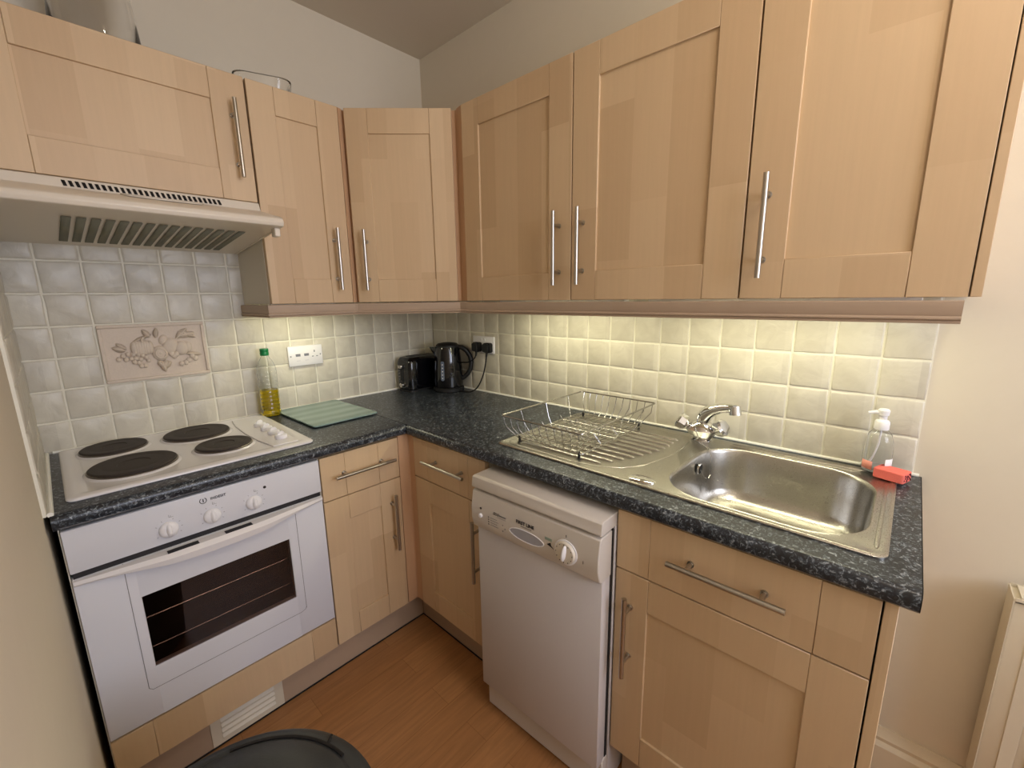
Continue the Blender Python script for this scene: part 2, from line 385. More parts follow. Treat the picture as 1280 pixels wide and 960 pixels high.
# ------------------------------------------------------------------ doors and cabinets
def shaker(mb, x0, x1, z0, z1, yf, st=.088, rail=.088, th=.02, rec=.007):
    """framed door with a sunken centre panel; front face at y=yf"""
    yb = yf+th; g = .00035
    mb.use(M['wood_v'])
    mb.box(x0, x0+st-g, yf, yb, z0, z1, .0012); mb.box(x1-st+g, x1, yf, yb, z0, z1, .0012)
    mb.box(x0+st-.001, x1-st+.001, yf+rec, yb-.003, z0+rail-.004, z1-rail+.004)
    mb.use(M['wood_h'])
    mb.box(x0+st, x1-st, yf+.0002, yb, z0, z0+rail, .0012); mb.box(x0+st, x1-st, yf+.0002, yb, z1-rail, z1, .0012)
    return mb
def handle(parent, p0, p1, out=.034, r=.0062, inset=.042):
    """bar handle between two points lying in the door face, standing `out` from it"""
    p0, p1 = Vector(p0), Vector(p1); d = (p1-p0).normalized(); o = Vector((0, -out, 0))
    b = MB(); b.cyl(p0+o, p1+o, r, n=16)
    for q in (p0+d*inset, p1-d*inset): b.cyl(q, q+o, r*.82, n=12); b.cyl(q, q+Vector((0, -.003, 0)), r*1.25, n=12)
    h = b.build('handle', M['steel_rod'], parent); h['label'] = 'brushed steel bar handle'; return h
def wall_cab(label, loc, rz, x0, x1, z0, z1, yf, hx=None, hz=(.503, .73), st=.088, split=None, side='carcass'):
    t = thing('wall_cabinet', label, 'cabinet', loc, rz)
    g = .0015
    b = MB(); b.use(M['carcass']); yb = yf+.021
    b.box(x0+.0006, x0+.016, yb, 0, z0, z1); b.box(x1-.016, x1-.0006, yb, 0, z0, z1); b.box(x0+.016, x1-.016, yb, 0, z0, z0+.016); b.box(x0+.016, x1-.016, yb, 0, z1-.016, z1); b.box(x0+.016, x1-.016, -.006, 0, z0+.016, z1-.016)
    b.box(x0+.016, x1-.016, yb+.02, -.006, (z0+z1)/2-.008, (z0+z1)/2+.008)
    b.build('carcass', None, t)
    d = shaker(MB(), x0+g, x1-g, z0, z1, yf, st).build('door', None, t)
    handle(d, (hx, yf, hz[0]), (hx, yf, hz[1]))
    return t
WD = -.31                                                    # face of the wall-cabinet doors
ZB, ZT = .456, 1.165
o = wall_cab('short beech wall cabinet above the cooker hood', (0, 0, 0), 0, -1.532, -.926, .79, ZT, WD, -.970, (.856, 1.084), .098)
wall_cab('narrow beech wall cabinet right of the cooker hood', (0, 0, 0), 0, -.923, -.617, ZB, ZT, WD, -.675, (.505, .731), .082)
wall_cab('beech wall cabinet on the sink wall next to the corner cabinet', (0, 0, 0), RB, .645, 1.1465, ZB, ZT, WD, 1.100)
wall_cab('middle beech wall cabinet of the sink wall, above the tap', (0, 0, 0), RB, 1.1475, 1.646, ZB, ZT, WD, 1.19)
wend = wall_cab('beech wall cabinet at the open end, above the soap bottle', (0, 0, 0), RB, 1.647, 2.041, ZB, ZT, WD, 1.692)
MB().box(2.0415, 2.057, WD+.0, 0, ZB, ZT+.03, .001).build('end_panel', M['wood_v'], wend)
# diagonal corner cabinet
cc = thing('corner_wall_cabinet', 'diagonal beech corner wall cabinet above the toaster', 'cabinet')
b = MB(); b.use(M['wood_edge']); b.prism([(0, 0), (-.6165, 0), (-.6165, -.292), (-.592, -.292), (-.292, -.592), (-.292, -.6445), (0, -.6445)], ZB, ZT)
b.use(M['wood_edge']); b.prism([(-.6165, -.293), (-.6165, -.308), (-.598, -.3), (-.590, -.2935)], ZB, ZT); b.prism([(-.293, -.6445), (-.308, -.6445), (-.3, -.612), (-.2935, -.60)], ZB, ZT)
b.build('carcass', None, cc)
s = .905/math.sqrt(2)                                         # distance of the diagonal door face from the corner
de = bpy.data.objects.new('door', None)
dm = shaker(MB(), -.199, .199, ZB, ZT, -s-.008, .084)
d = dm.build('door', None, cc); d.rotation_euler = (0, 0, -PI/4)
handle(d, (-.150, -s-.008, .503), (-.150, -s-.008, .73))

# light pelmet under the wall cabinets: stepped moulding swept round the corner
def sweep(path, prof, name, mat, parent=None):
    """path in plan, profile as (offset outwards, z); mitred"""
    n = len(path); dirs = [(Vector(path[i+1])-Vector(path[i])).normalized() for i in range(n-1)]
    rings = []; b = MB(); b.use(mat)
    for i, p in enumerate(path):
        if i == 0: nn = Vector((dirs[0].y, -dirs[0].x)); k = 1
        elif i == n-1: nn = Vector((dirs[-1].y, -dirs[-1].x)); k = 1
        else:
            a = Vector((dirs[i-1].y, -dirs[i-1].x)); c = Vector((dirs[i].y, -dirs[i].x)); nn = (a+c).normalized(); k = 1/nn.dot(a)
        rings.append([b.bm.verts.new((p[0]+nn.x*o*k, p[1]+nn.y*o*k, z)) for o, z in prof])
    fs = []
    for A, B in zip(rings, rings[1:]):
        for j in range(len(prof)): fs.append(b.bm.faces.new((A[j], A[(j+1) % len(prof)], B[(j+1) % len(prof)], B[j])))
    fs += [b.bm.faces.new(rings[0][::-1]), b.bm.faces.new(rings[-1])]; b._tag(fs)
    return b.build(name, None, parent)
pprof = [(-.018, .452), (-.018, .408), (.0, .408), (.001, .411), (-.002, .4135), (.003, .4165), (.003, .4195), (-.001, .4225), (.001, .426), (.001, .450), (-.001, .452)]
p1 = sweep([(-.923, -.001), (-.923, -.298), (-.612, -.298)], [(o+.012, z) for o, z in pprof], 'light_pelmet', M['pelmet'])
tag(p1, 'short grey-beige light pelmet under the narrow cabinet by the hood', 'pelmet', 'light pelmets')
p2 = sweep([(-.6115, -.298), (-.597, -.298), (-.298, -.598), (-.298, -.6445)], [(o+.012, z) for o, z in pprof], 'light_pelmet', M['pelmet'])
tag(p2, 'grey-beige light pelmet under the diagonal corner cabinet', 'pelmet', 'light pelmets')
p3 = sweep([(-.298, -.645), (-.298, -2.036)], [(o+.012, z-.002) for o, z in pprof], 'light_pelmet', M['pelmet'])
tag(p3, 'long grey-beige light pelmet above the sink', 'pelmet', 'light pelmets')

# strip lights behind the pelmets
def strip(label, x0, x1, y0, y1, energy):
    t = thing('strip_light', label, 'light', ((x0+x1)/2, (y0+y1)/2, ZB), 0, 'under-cabinet strip lights')
    hx, hy = (x1-x0)/2, (y1-y0)/2
    MB().box(-hx, hx, -hy, hy, -.016, 0, .002).build('housing', M['white_plastic'], t)
    MB().box(-hx*.97, hx*.97, -hy*.6, hy*.6, -.021, -.016, .001).build('diffuser', M['strip'], t)
    l = bpy.data.lights.new('strip', 'AREA'); l.shape = 'RECTANGLE'; l.size = 2*hx; l.size_y = 2*hy; l.energy = energy; l.color = (1, .95, .66)
    lo = bpy.data.objects.new('strip_lamp', l); C.objects.link(lo); lo.parent = t; lo.location = (0, 0, -.024)
    return t
strip('slim white strip light under the narrow cabinet', -.89, -.64, -.20, -.17, .8)
strip('long slim white strip light above the draining board', -.20, -.17, -1.28, -.72, 1.5)
strip('long slim white strip light above the sink bowl', -.20, -.17, -1.98, -1.36, 1.6)

# ------------------------------------------------------------------ cooker hood
hd = thing('cooker_hood', 'cream slimline cooker hood under the short wall cabinet', 'cooker hood', (-1.2275, 0, 0))
hw = .302
def hy(z): return 0
side = [(-.001, .646), (-.001, .788), (-.309, .788), (-.313, .786), (-.325, .760), (-.490, .721), (-.503, .714), (-.508, .703), (-.503, .692), (-.480, .688), (-.44, .6875)]
MX = Matrix(((0, 0, 1, 0), (1, 0, 0, 0), (0, 1, 0, 0), (0, 0, 0, 1)))
b = MB(); b.use(M['hood_white']); b.prism(side, -hw, hw, MX)
bevel_mod(b.build('body', None, hd), .0025, 2)
# sloping visor line: from (-.30,.784) to (-.492,.728)
vt = Vector((0, -.012, -.026)).normalized(); vn = Vector((0, -.026, .012)).normalized(); vt2 = Vector((0, -.165, -.039)).normalized(); vn2 = Vector((0, -.039, .165)).normalized()
b = MB()
for i in range(28):
    x = -.158+i*.0127; c = Vector((x, -.3195, .772))
    a = .0035
    vs = []
    for u, v in ((-a-.0015, -.008), (a-.0015, -.008), (a+.0015, .008), (-a+.0015, .008)):
        vs.append(c+Vector((u, 0, 0))+vt*v+vn*.0008)
    b.bm.faces.new([b.bm.verts.new(p) for p in vs])
sl = b.build('vent_slots', M['dark_gap'], hd); sl.modifiers.new('s', 'SOLIDIFY').thickness = .0012; tag(sl, 'row of slanted black vent slots')
b = MB(); q = []
for x in [i/20 for i in range(21)]:
    q.append((-.045+.19*x, 0))
c0 = Vector((0, -.365, .7506))
pts = [(-.055, -.005), (.135, -.005), (.12, .006), (.02, .009), (-.04, .006)]
vs = [b.bm.verts.new(c0+Vector((x, 0, 0))+vt2*y*3+vn2*.0016) for x, y in pts]; b.bm.faces.new(vs)
sp = b.build('switch_panel', M['hood_white'], hd); sp.modifiers.new('s', 'SOLIDIFY').thickness = .003
MB().cyl(c0+Vector((.03, 0, 0))+vn2*.001, c0+Vector((.03, 0, 0))+vn2*.005, .003, n=10).build('switch', M['black_print'], hd)
# underside tray with grease filter slots
b = MB(); b.use(M['hood_white'])
def und(y): return .646+(.6875-.646)*(-y/.44)
for i in range(15):
    x = -.180+i*.0278
    vs = [(x, -.385), (x+.0185, -.385), (x+.0185, -.075), (x, -.075)]
    b.use(M['hood_grille'])
    b._tag([b.bm.faces.new([b.bm.verts.new((u, v, und(v)-.0012)) for u, v in vs])])
fl = b.build('grease_filter', None, hd); fl.modifiers.new('s', 'SOLIDIFY').thickness = .0015; tag(fl, 'grey slotted grease filter')
b = MB()
for x in (-hw+.004, hw-.020): MB().box(x, x+.016, -.480, -.450, .664, .689, .002).build('hinge_bracket', M['hood_white'], hd)
for x in (-hw+.002, hw-.008): MB().prism([(-.44, und(-.44)-.003), (-.02, und(-.02)-.003), (-.02, und(-.02)+.002), (-.44, und(-.44)+.002)], x, x+.006, MX).build('side_rail', M['hood_white'], hd)

# ------------------------------------------------------------------ worktops
ed = .612
wprof = [(-.010, -.004), (-.010, -.038), (-.60, -.038), (-ed+.008, -.036), (-ed+.001, -.030), (-ed, -.022), (-ed, -.014), (-ed+.003, -.006), (-ed+.010, -.001), (-ed+.018, 0), (-.010, 0)]
def worktop_run(name, label, prof, a, b_, Mx, cut=None):
    b = MB(); b.use(M['worktop']); b.prism(prof, a, b_, Mx, smooth=False)
    o = b.build(name, None)
    tag(o, label, 'worktop'); return o
# left run (hole for the hob is covered by it)
worktop_run('worktop', 'dark speckled worktop around the electric hob', wprof, XL+.010, -.6035, MX)
# sink run made of strips around the bowl cut-out: two solids joined in one mesh
MYB = Matrix(((1, 0, 0, 0), (0, 0, -1, 0), (0, 1, 0, 0), (0, 0, 0, 1)))
b = MB(); b.use(M['worktop'])
sinkp = [(x, z) for x, z in wprof]
b.prism(sinkp, .612, 1.53, MYB)
full = [(-.010, -.038), (-.6015, -.038), (-.6015, 0), (-.010, 0)]
b.prism(full, .010, .6121, MYB)
b.prism([(-.010, -.038), (-.088, -.038), (-.088, 0), (-.010, 0)], 1.53, 1.97, MYB)
b.prism([(-.527, -.038)]+wprof[2:-1]+[(-.527, 0)], 1.53, 1.97, MYB)
b.prism(sinkp, 1.97, 2.034, MYB)
o = b.build('worktop', None); tag(o, 'dark speckled worktop around the steel sink', 'worktop')
wts = o
js = MB().box(-.6033, -.6017, -.609, -.012, -.036, .0006).build('joint_strip', M['dark_gap'], wts)
es = MB().prism([(x*.999, z) for x, z in wprof], 2.0342, 2.0358, MYB).build('end_strip', M['dark_gap'], wts)

# ------------------------------------------------------------------ base cabinets
BD = -.59
def base_cab(label, rz, x0, x1, hdraw, hdoor, st=.086, drawer=True, zb=-.757, zd=-.205, ztop=-.046, hr=None, hz=(-.481, -.256)):
    t = thing('base_cabinet', label, 'cabinet', (0, 0, 0), rz)
    yb = BD+.021; g = .0015; b = MB(); b.use(M['carcass'])
    b.box(x0+.0006, x0+.017, yb, -.02, zb, -.039); b.box(x1-.017, x1-.0006, yb, -.02, zb, -.039); b.box(x0+.017, x1-.017, yb, -.02, zb, zb+.017); b.box(x0+.017, x1-.017, yb+.002, yb+.02, zd-.01, zd+.012)
    b.box(x0+.017, x1-.017, -.03, -.02, zb+.017, -.2)
    b.build('carcass', None, t)
    d = MB(); d.use(M['wood_v']); zt0 = zd+.0035
    d.box(x0+g, x0+st-.0006, BD, BD+.02, zt0, ztop, .0012); d.box(x1-st+.0006, x1-g, BD, BD+.02, zt0, ztop, .0012); d.use(M['wood_h']); d.box(x0+st, x1-st, BD+.0003, BD+.02, zt0, ztop, .0008)
    dr = d.build('drawer', None, t); handle(dr, (hdraw[0], BD, -.117), (hdraw[1], BD, -.117))
    do = shaker(MB(), x0+g, x1-g, zb, zd, BD, st).build('door', None, t)
    handle(do, (hdoor, BD, hz[0]), (hdoor, BD, hz[1]))
    return t
base_cab('narrow beech base cabinet between the oven and the inner corner', 0, -.932, -.634, (-.895, -.668), -.678)
base_cab('beech base cabinet between the inner corner and the dishwasher', RB, .624, 1.022, (.718, .945), .986)
bend = base_cab('wide beech base cabinet under the sink bowl', RB, 1.493, 1.993, (1.633, 1.862), 1.537)
b = MB(); b.use(M['wood_edge']); b.box(-.6325, -.5905, -.588, -.570, -.757, -.0395, .001); b.box(-.588, -.570, -.6225, -.5905, -.757, -.0395, .001); b.prism([(-.5905, -.570), (-.5905, -.588), (-.588, -.5905), (-.570, -.5905)], -.757, -.0395)
cp = b.build('corner_post', None); tag(cp, 'slim beech corner post in the inner angle of the base units', 'corner post')
ep = MB().box(1.9945, 2.013, BD, -.022, ZF, -.039, .001).build('end_panel', M['wood_v'], bend)
# plinths
pa = MB().box(-1.515, -.523, -.5225, -.505, ZF, -.760, .0005).build('plinth', M['plinth']); tag(pa, 'grey-beige plinth under the oven, with the vent in it', 'plinth', 'kitchen plinths')
pb = MB(); pb.box(-.5225, -.505, -1.025, -.5232, ZF, -.760, .0005); pb = pb.build('plinth', M['plinth']); tag(pb, 'grey-beige plinth between the inner corner and the dishwasher', 'plinth', 'kitchen plinths')
pc = MB(); pc.box(-.5225, -.505, -1.993, -1.50, ZF, -.760, .0005); pc = pc.build('plinth', M['plinth']); tag(pc, 'beige plinth under the sink base cabinet', 'plinth', 'kitchen plinths')
sh = MB(); sh.tube([(-1.51, -.5245, ZF+.003), (-.5245, -.5245, ZF+.003), (-.5245, -1.02, ZF+.003)], .003, 6); o = sh.build('trim_6', M['dark_gap']); tag(o, 'thin dark line at the foot of the plinths', kind='structure')  # thin black tube where the plinths meet the floor
# plinth vent grille
vg = thing('vent_grille', 'cream slatted vent grille in the plinth below the oven', 'vent', (-1.215, -.5226, -.842))
MB().box(-.105, .105, -.004, 0, -.062, -.048).box(-.105, .105, -.004, 0, .048, .062).box(-.105, -.078, -.004, 0, -.048, .048).box(.078, .105, -.004, 0, -.048, .048).build('frame', M['radiator'], vg)
b = MB()
for i in range(5):
    z = -.048+.0192*i
    b.prism([(-.0005, z), (-.0085, z+.002), (-.0085, z+.007), (-.0005, z+.0165)], -.078, .078, MX)
b.build('slats', M['radiator'], vg); 

# ------------------------------------------------------------------ built-in oven
ov = thing('built_in_oven', 'white built-in electric oven below the hob', 'oven', (-1.2315, 0, 0))
W2 = .2955; OF = -.596
b = MB(); b.box(-.275, .275, -.575, -.03, -.635, -.06); b.build('oven_body', M['dark_gap'], ov)
# open cavity look behind the glass
cpn = MB().box(-W2, W2, OF, -.575, -.156, -.046, .003, 2).build('control_panel', M['oven_white'], ov)
def knob(parent, x, y, z, r=.022, ang=0, mat='white_plastic', depth=.026):
    """round dome knob with a raised grip bar, pointing out along -y"""
    Mr = Matrix.Translation((x, y, z)) @ Matrix.Rotation(PI/2, 4, 'X')
    b = MB(); b.lathe([(r*.98, 0), (r, .003), (r*.96, .006), (r*.8, .010), (r*.45, .0125), (0, .013)], M4=Mr, n=28)
    R2 = Mr @ Matrix.Rotation(ang, 4, 'Z'); n0 = len(b.bm.verts)
    b.ball((0, 0, 0), 1, (r*.40, r*.98, depth*.82), 18)
    for v in list(b.bm.verts)[n0:]:
        if v.co.z < .001: v.co.z = .001
        v.co = R2 @ v.co
    b.bm.verts.ensure_lookup_table()
    return b.build('knob', M[mat], parent)
for kx in (-.1055, -.008, .0965): knob(ov, kx, OF, -.119, .0215, .0)
# printed marks
MT = lambda x, z, y=OF-.0003: Matrix.Translation((x, y, z)) @ FRONT
text('brand_print', 'INDESIT', .0100, M['black_print'], ov, MT(.012, -.069), bold=True, spacing=1.05)
b = MB(); ring = []
for i in range(25):
    t = math.radians(30+300*i/24); ring.append((-.0235+.0078*math.sin(t), OF-.0004, -.069+.0078*math.cos(t)))
b.tube(ring, .0009, 6); b.box(-.0245, -.0222, OF-.0008, OF, -.0735, -.0640); 
b.build('emblem', M['black_print'], ov)
for kx in (-.1055, -.008, .0965):
    b = MB()
    for a in (-120, -60, -25, 25, 60, 90, 120):
        t = math.radians(a); r0 = .0265
        c = Vector((kx+r0*math.sin(t), OF-.0002, -.119+r0*math.cos(t))); b.cyl(c, c+Vector((.0035*math.sin(t), 0, .0035*math.cos(t))), .0005, n=6)
    b.box(kx+.004, kx+.0048, OF-.0004, OF, -.0865, -.080); b.box(kx+.004, kx+.014, OF-.0004, OF, -.0875, -.0868); b.box(kx+.0075, kx+.0083, OF-.0004, OF, -.086, -.082)
    b.build('dial_marks', M['grey_print'], ov)
MB().cyl((.1300, OF-.001, -.082), (.1300, OF+.002, -.082), .0042, n=16).build('pilot_lamp', M['black_print'], ov)
# dark gap under the panel, then the door
MB().box(-W2+.004, W2-.004, OF+.006, OF+.02, -.175, -.155).build('vent_gap', M['black_print'], ov)
dz0, dz1 = -.634, -.171
dr = MB(); wx, wz_0, wz_1 = .181, -.486, -.277; wc = .0
F = OF; Bk = OF+.034
cxw = -.0018
dr.box(-W2, cxw-wx, F, Bk, dz0, dz1, .003, 2); dr.box(cxw+wx, W2, F, Bk, dz0, dz1, .003, 2); dr.box(cxw-wx-.003, cxw+wx+.003, F+.0002, Bk, dz0, wz_0, .0005); dr.box(cxw-wx-.003, cxw+wx+.003, F+.0002, Bk, wz_1, dz1, .0005)
door = dr.build('door', M['oven_white'], ov)
MB().box(cxw-wx, cxw+wx, F+.003, F+.007, wz_0, wz_1).build('window', M['smoke'], door)
b = MB()   # cavity behind the glass
b.box(cxw-wx, cxw+wx, F+.030, F+.033, wz_0, wz_1)
b.build('inner_glass', M['oven_glass'], door)
b = MB()
for zr in (-.348, -.437):
    b.cyl((cxw-wx+.002, F+.018, zr), (cxw+wx-.012, F+.018, zr+.0), .0013, n=8)
    for i in range(9): b.cyl((cxw-wx+.02+i*.042, F+.018, zr), (cxw-wx+.02+i*.042, F+.028, zr), .0010, n=6)
b.build('rack', M['wire'], door)
# seam lines round the glass panel
b = MB(); 
for x in (-.205, .206): b.box(x-.0007, x+.0007, F-.0004, F+.001, -.540, dz1)
sm = [(-.205, -.540), (-.197, -.548), (.19, -.548), (.203, -.543), (.206, -.535)]
b.tube([(x, F-.0001, z) for x, z in sm], .0007, 6)
b.build('glass_seam', M['grey_print'], door)
# curved handle along the top edge
b = MB(); prof = []
n = 28; A = []
for i in range(n+1):
    t = i/n; x = -W2+.002+(2*W2-.004)*t; e = math.sin(PI*t); e2 = min(1, t/.12, (1-t)/.12); e2 = min(1, t/.30, (1-t)/.30)**.8; bulge = .006+.034*e2*(.6+.4*e)
    zt = dz1-.001; zl = dz1-.014-.022*e**.8*e2
    A.append([(x, F-.0005, zt), (x, F-bulge*.75, zt-.001), (x, F-bulge, zt-.009-.004*e), (x, F-bulge*.93, zl+.003), (x, F-bulge*.7, zl), (x, F-.0005, zl+.006)])
vs = [[b.bm.verts.new(p) for p in r] for r in A]; fs = []
for R0, R1 in zip(vs, vs[1:]):
    for k in range(6): fs.append(b.bm.faces.new((R0[k], R0[(k+1) % 6], R1[(k+1) % 6], R1[k])))
fs += [b.bm.faces.new(vs[0][::-1]), b.bm.faces.new(vs[-1])]; b._tag(fs, True)
b.build('handle', M['enamel'], door)
for x in (-.085, .045): MB().box(x-.034, x+.034, F-.030, F-.012, dz1-.0015, dz1+.0002, .0004).build('vent_slot', M['black_print'], door)
# housing round the oven
oh = thing('oven_housing', 'beech cabinet housing the white oven', 'cabinet', (-1.2315, 0, 0))
b = MB(); b.use(M['carcass']); b.box(-.2985, -.2962, OF+.012, -.03, -.757, -.039); b.box(.2962, .2985, OF+.012, -.03, -.757, -.039); b.box(-.2962, .2962, -.57, -.03, -.757, -.742); b.build('carcass', None, oh)
b = MB(); b.use(M['wood_v']); b.box(-.2965, -.212, BD-.002, BD+.018, -.757, -.642, .0012); b.box(.213, .2965, BD-.002, BD+.018, -.757, -.642, .0012); b.use(M['wood_h']); b.box(-.2115, .2125, BD-.0017, BD+.018, -.757, -.642, .0008)
b.build('filler_panel', None, oh)

# ------------------------------------------------------------------ hob
hb = thing('electric_hob', 'white four-plate electric hob set in the worktop', 'hob', (-1.2135, -.283, 0))
b = MB(); hx_, hy_ = .2945, .262
loops = []
spec = [(0, .0003, .018), (0, .005, .018), (-.004, .0085, .016), (-.018, .0095, .014), (-.030, .0085, .012), (-.040, .0055, .01)]
for ins, z, r in spec: loops.append([(x, y, z) for x, y in rrect(-hx_-ins, hx_+ins, -hy_-ins, hy_+ins, max(.006, r+ins*.1+.004), 5)])
vs = [[b.bm.verts.new(p) for p in L_] for L_ in loops]; fs = []
for R0, R1 in zip(vs, vs[1:]):
    m_ = len(R0)
    for k in range(m_): fs.append(b.bm.faces.new((R0[k], R0[(k+1) % m_], R1[(k+1) % m_], R1[k])))
fs += [b.bm.faces.new(vs[0][::-1]), b.bm.faces.new(vs[-1])]; b._tag(fs, True)
# raised control strip on the right with a curved inner edge
st_ = [(.178, -.222), (.165, -.12), (.160, 0), (.165, .12), (.178, .222), (.256, .222), (.256, -.222)]
b.prism(st_, .005, .0095)
ho = b.build('hob_top', M['enamel'], hb); bevel_mod(ho, .003, 3)
for (x, y, r) in ((-1.383, -.131, .083), (-1.362, -.373, .100), (-1.166, -.155, .096), (-1.139, -.375, .078)):
    lx, ly = x+1.2135, y+.283
    p = MB(); p.lathe([(r+.010, .0052), (r+.006, .0085), (r+.001, .0095)], (lx, ly, 0), 48, caps=False); 
    rim = p.build('plate_well', M['enamel'], hb)
    p = MB(); p.use(M['iron_rim']); p.lathe([(r+.0015, .007), (r+.002, .0125), (r-.001, .014)], (lx, ly, 0), 48, caps=False)
    p.use(M['iron']); p.lathe([(r-.001, .008), (r-.001, .0165), (r-.004, .019), (r*.72, .0186), (r*.70, .0181), (r*.66, .0186), (r*.38, .0184), (r*.36, .0165), (0, .0165)], (lx, ly, 0), 48, caps=False)
    h = p.build('hotplate', None, hb); h['label'] = 'dark cast-iron hotplate'
for y in (-.226, -.296, -.366, -.436):
    ly = y+.283; x = .2465-.02-.0
    k = MB(); k.lathe([(.019, 0), (.0195, .010), (.017, .013), (0, .0135)], (x, ly, .0095), 24)
    n0 = len(k.bm.verts); k.ball((0, 0, 0), 1, (.017, .0045, .015), 14)
    for v in list(k.bm.verts)[n0:]: v.co = Matrix.Rotation(.5, 3, 'Z') @ Vector((v.co.x, v.co.y, max(v.co.z, 0)))+Vector((x, ly, .019))
    k.build('knob', M['white_plastic'], hb)

# ------------------------------------------------------------------ sink
SX0, SX1, SY0, SY1 = -.536, -.045, -1.990, -1.018
snk = thing('kitchen_sink', 'stainless steel inset sink with ribbed draining board', 'sink', ((SX0+SX1)/2, (SY0+SY1)/2, 0))
ox, oy = snk.location.x, snk.location.y
def L2(pts, z): return [(x-ox, y-oy, z) for x, y in pts]
b = MB()
outer = [L2(rrect(SX0, SX1, SY0, SY1, .022, 6), .0004), L2(rrect(SX0, SX1, SY0, SY1, .022, 6), .0035), L2(rrect(SX0+.003, SX1-.003, SY0+.003, SY1-.003, .020, 6), .0058), L2(rrect(SX0+.009, SX1-.009, SY0+.009, SY1-.009, .017, 6), .0058), L2(rrect(SX0+.015, SX1-.015, SY0+.015, SY1-.015, .014, 6), .0035)]
vs = [[b.bm.verts.new(p) for p in L_] for L_ in outer]; fs = []
for R0, R1 in zip(vs, vs[1:]):
    m_ = len(R0)
    for k in range(m_): fs.append(b.bm.faces.new((R0[k], R0[(k+1) % m_], R1[(k+1) % m_], R1[k])))
b._tag(fs, True)
bx0, bx1, by0, by1 = -.512, -.103, -1.957, -1.548
def bowl(ins, z, r): return L2(rrect(bx0+ins, bx1-ins, by0+ins, by1-ins, r, 10), z)
bl = [bowl(-.004, .0035, .118), bowl(-.001, .0045, .115), bowl(.002, .002, .112), bowl(.005, -.006, .108), bowl(.010, -.06, .104), bowl(.016, -.115, .098), bowl(.026, -.138, .09), bowl(.045, -.15, .078), bowl(.075, -.155, .05), bowl(.15, -.158, .03)]
bv = [[b.bm.verts.new(p) for p in L_] for L_ in bl]; fs = []
for R0, R1 in zip(bv, bv[1:]):
    m_ = len(R0)
    for k in range(m_): fs.append(b.bm.faces.new((R0[k], R1[k], R1[(k+1) % m_], R0[(k+1) % m_])))
fs.append(b.bm.faces.new(bv[-1][::-1])); b._tag(fs, True)
# flat deck between rim and bowl
eds = []
for R_ in (vs[-1], bv[0]):
    for k in range(len(R_)):
        e = b.bm.edges.get((R_[k], R_[(k+1) % len(R_)])); eds.append(e)
r = bmesh.ops.triangle_fill(b.bm, use_beauty=True, edges=eds); b._tag([f for f in r['geom'] if isinstance(f, bmesh.types.BMFace)], False)
b.build('sink_deck', M['steel'], snk)
# ribs of the draining board, a raised bead round them and ledges at the back and right
b = MB()
def rib(pts, r=.0068, flat=.75): b.tube([(x-ox, y-oy, .0036) for x, y in pts], r, 8, radii=[r*.4]+[r]*(len(pts)-2)+[r*.4], flat=flat)
for i in range(11):
    x = -.135-i*.0335; f = (i-5)/5.0
    ye = -1.455+.085*abs(max(0, (i-3))/7)**1.6
    rib([(x, -1.060), (x, -1.066), (x, ye+.006), (x, ye)])
arc = [(-.10, -1.045), (-.112, -1.040), (-.49, -1.040), (-.505, -1.055), (-.508, -1.30), (-.495, -1.375), (-.46, -1.43), (-.40, -1.468), (-.30, -1.490), (-.20, -1.495), (-.125, -1.485)]
b.tube([(x-ox, y-oy, .0034) for x, y in arc], .003, 8, flat=.5)
rib([(-.064, -1.60), (-.064, -1.61), (-.064, -1.93), (-.064, -1.94)], .005); rib([(-.082, -1.60), (-.082, -1.61), (-.082, -1.90), (-.082, -1.91)], .003)
rib([(-.13, -1.972), (-.14, -1.972), (-.49, -1.972), (-.5, -1.972)], .004)
b.build('drainer_ribs', M['steel'], snk)
b = MB(); b.lathe([(.030, .0036), (.030, .0055), (.026, .0075), (0, .008)], (-.498-ox, -1.508-oy, 0), 32, sx=.75, sy=1.2); tc_ = b.build('tap_hole_cover', M['chrome'], snk); tag(tc_, 'oval chrome blanking cap')
b = MB(); b.lathe([(.035, -.1575), (.035, -.1555), (.022, -.1565), (0, -.160)], ((bx0+bx1)/2-ox, (by0+by1)/2-oy, 0), 32); b.build('waste', M['chrome'], snk)
# overflow in the far-left wall of the bowl
Mo = Matrix.Translation((-.235-ox, by1-.0115-oy, -.035)) @ Matrix.Rotation(PI/2+.1, 4, 'X')
b = MB(); b.use(M['chrome']); b.lathe([(.0165, 0), (.0165, .004), (.0145, .005), (.0140, .004)], M4=Mo, n=24, caps=False); b.use(M['dark_gap']); b.lathe([(.0135, .002), (.0135, .0062), (0, .0068)], M4=Mo, n=24); b.build('overflow', None, snk)

# ------------------------------------------------------------------ mixer tap
tp = thing('mixer_tap', 'chrome mixer tap with two faceted knobs behind the bowl', 'tap', (-.083, -1.510, .004), RB)
tp.scale = (1.06, 1.06, 1.06)
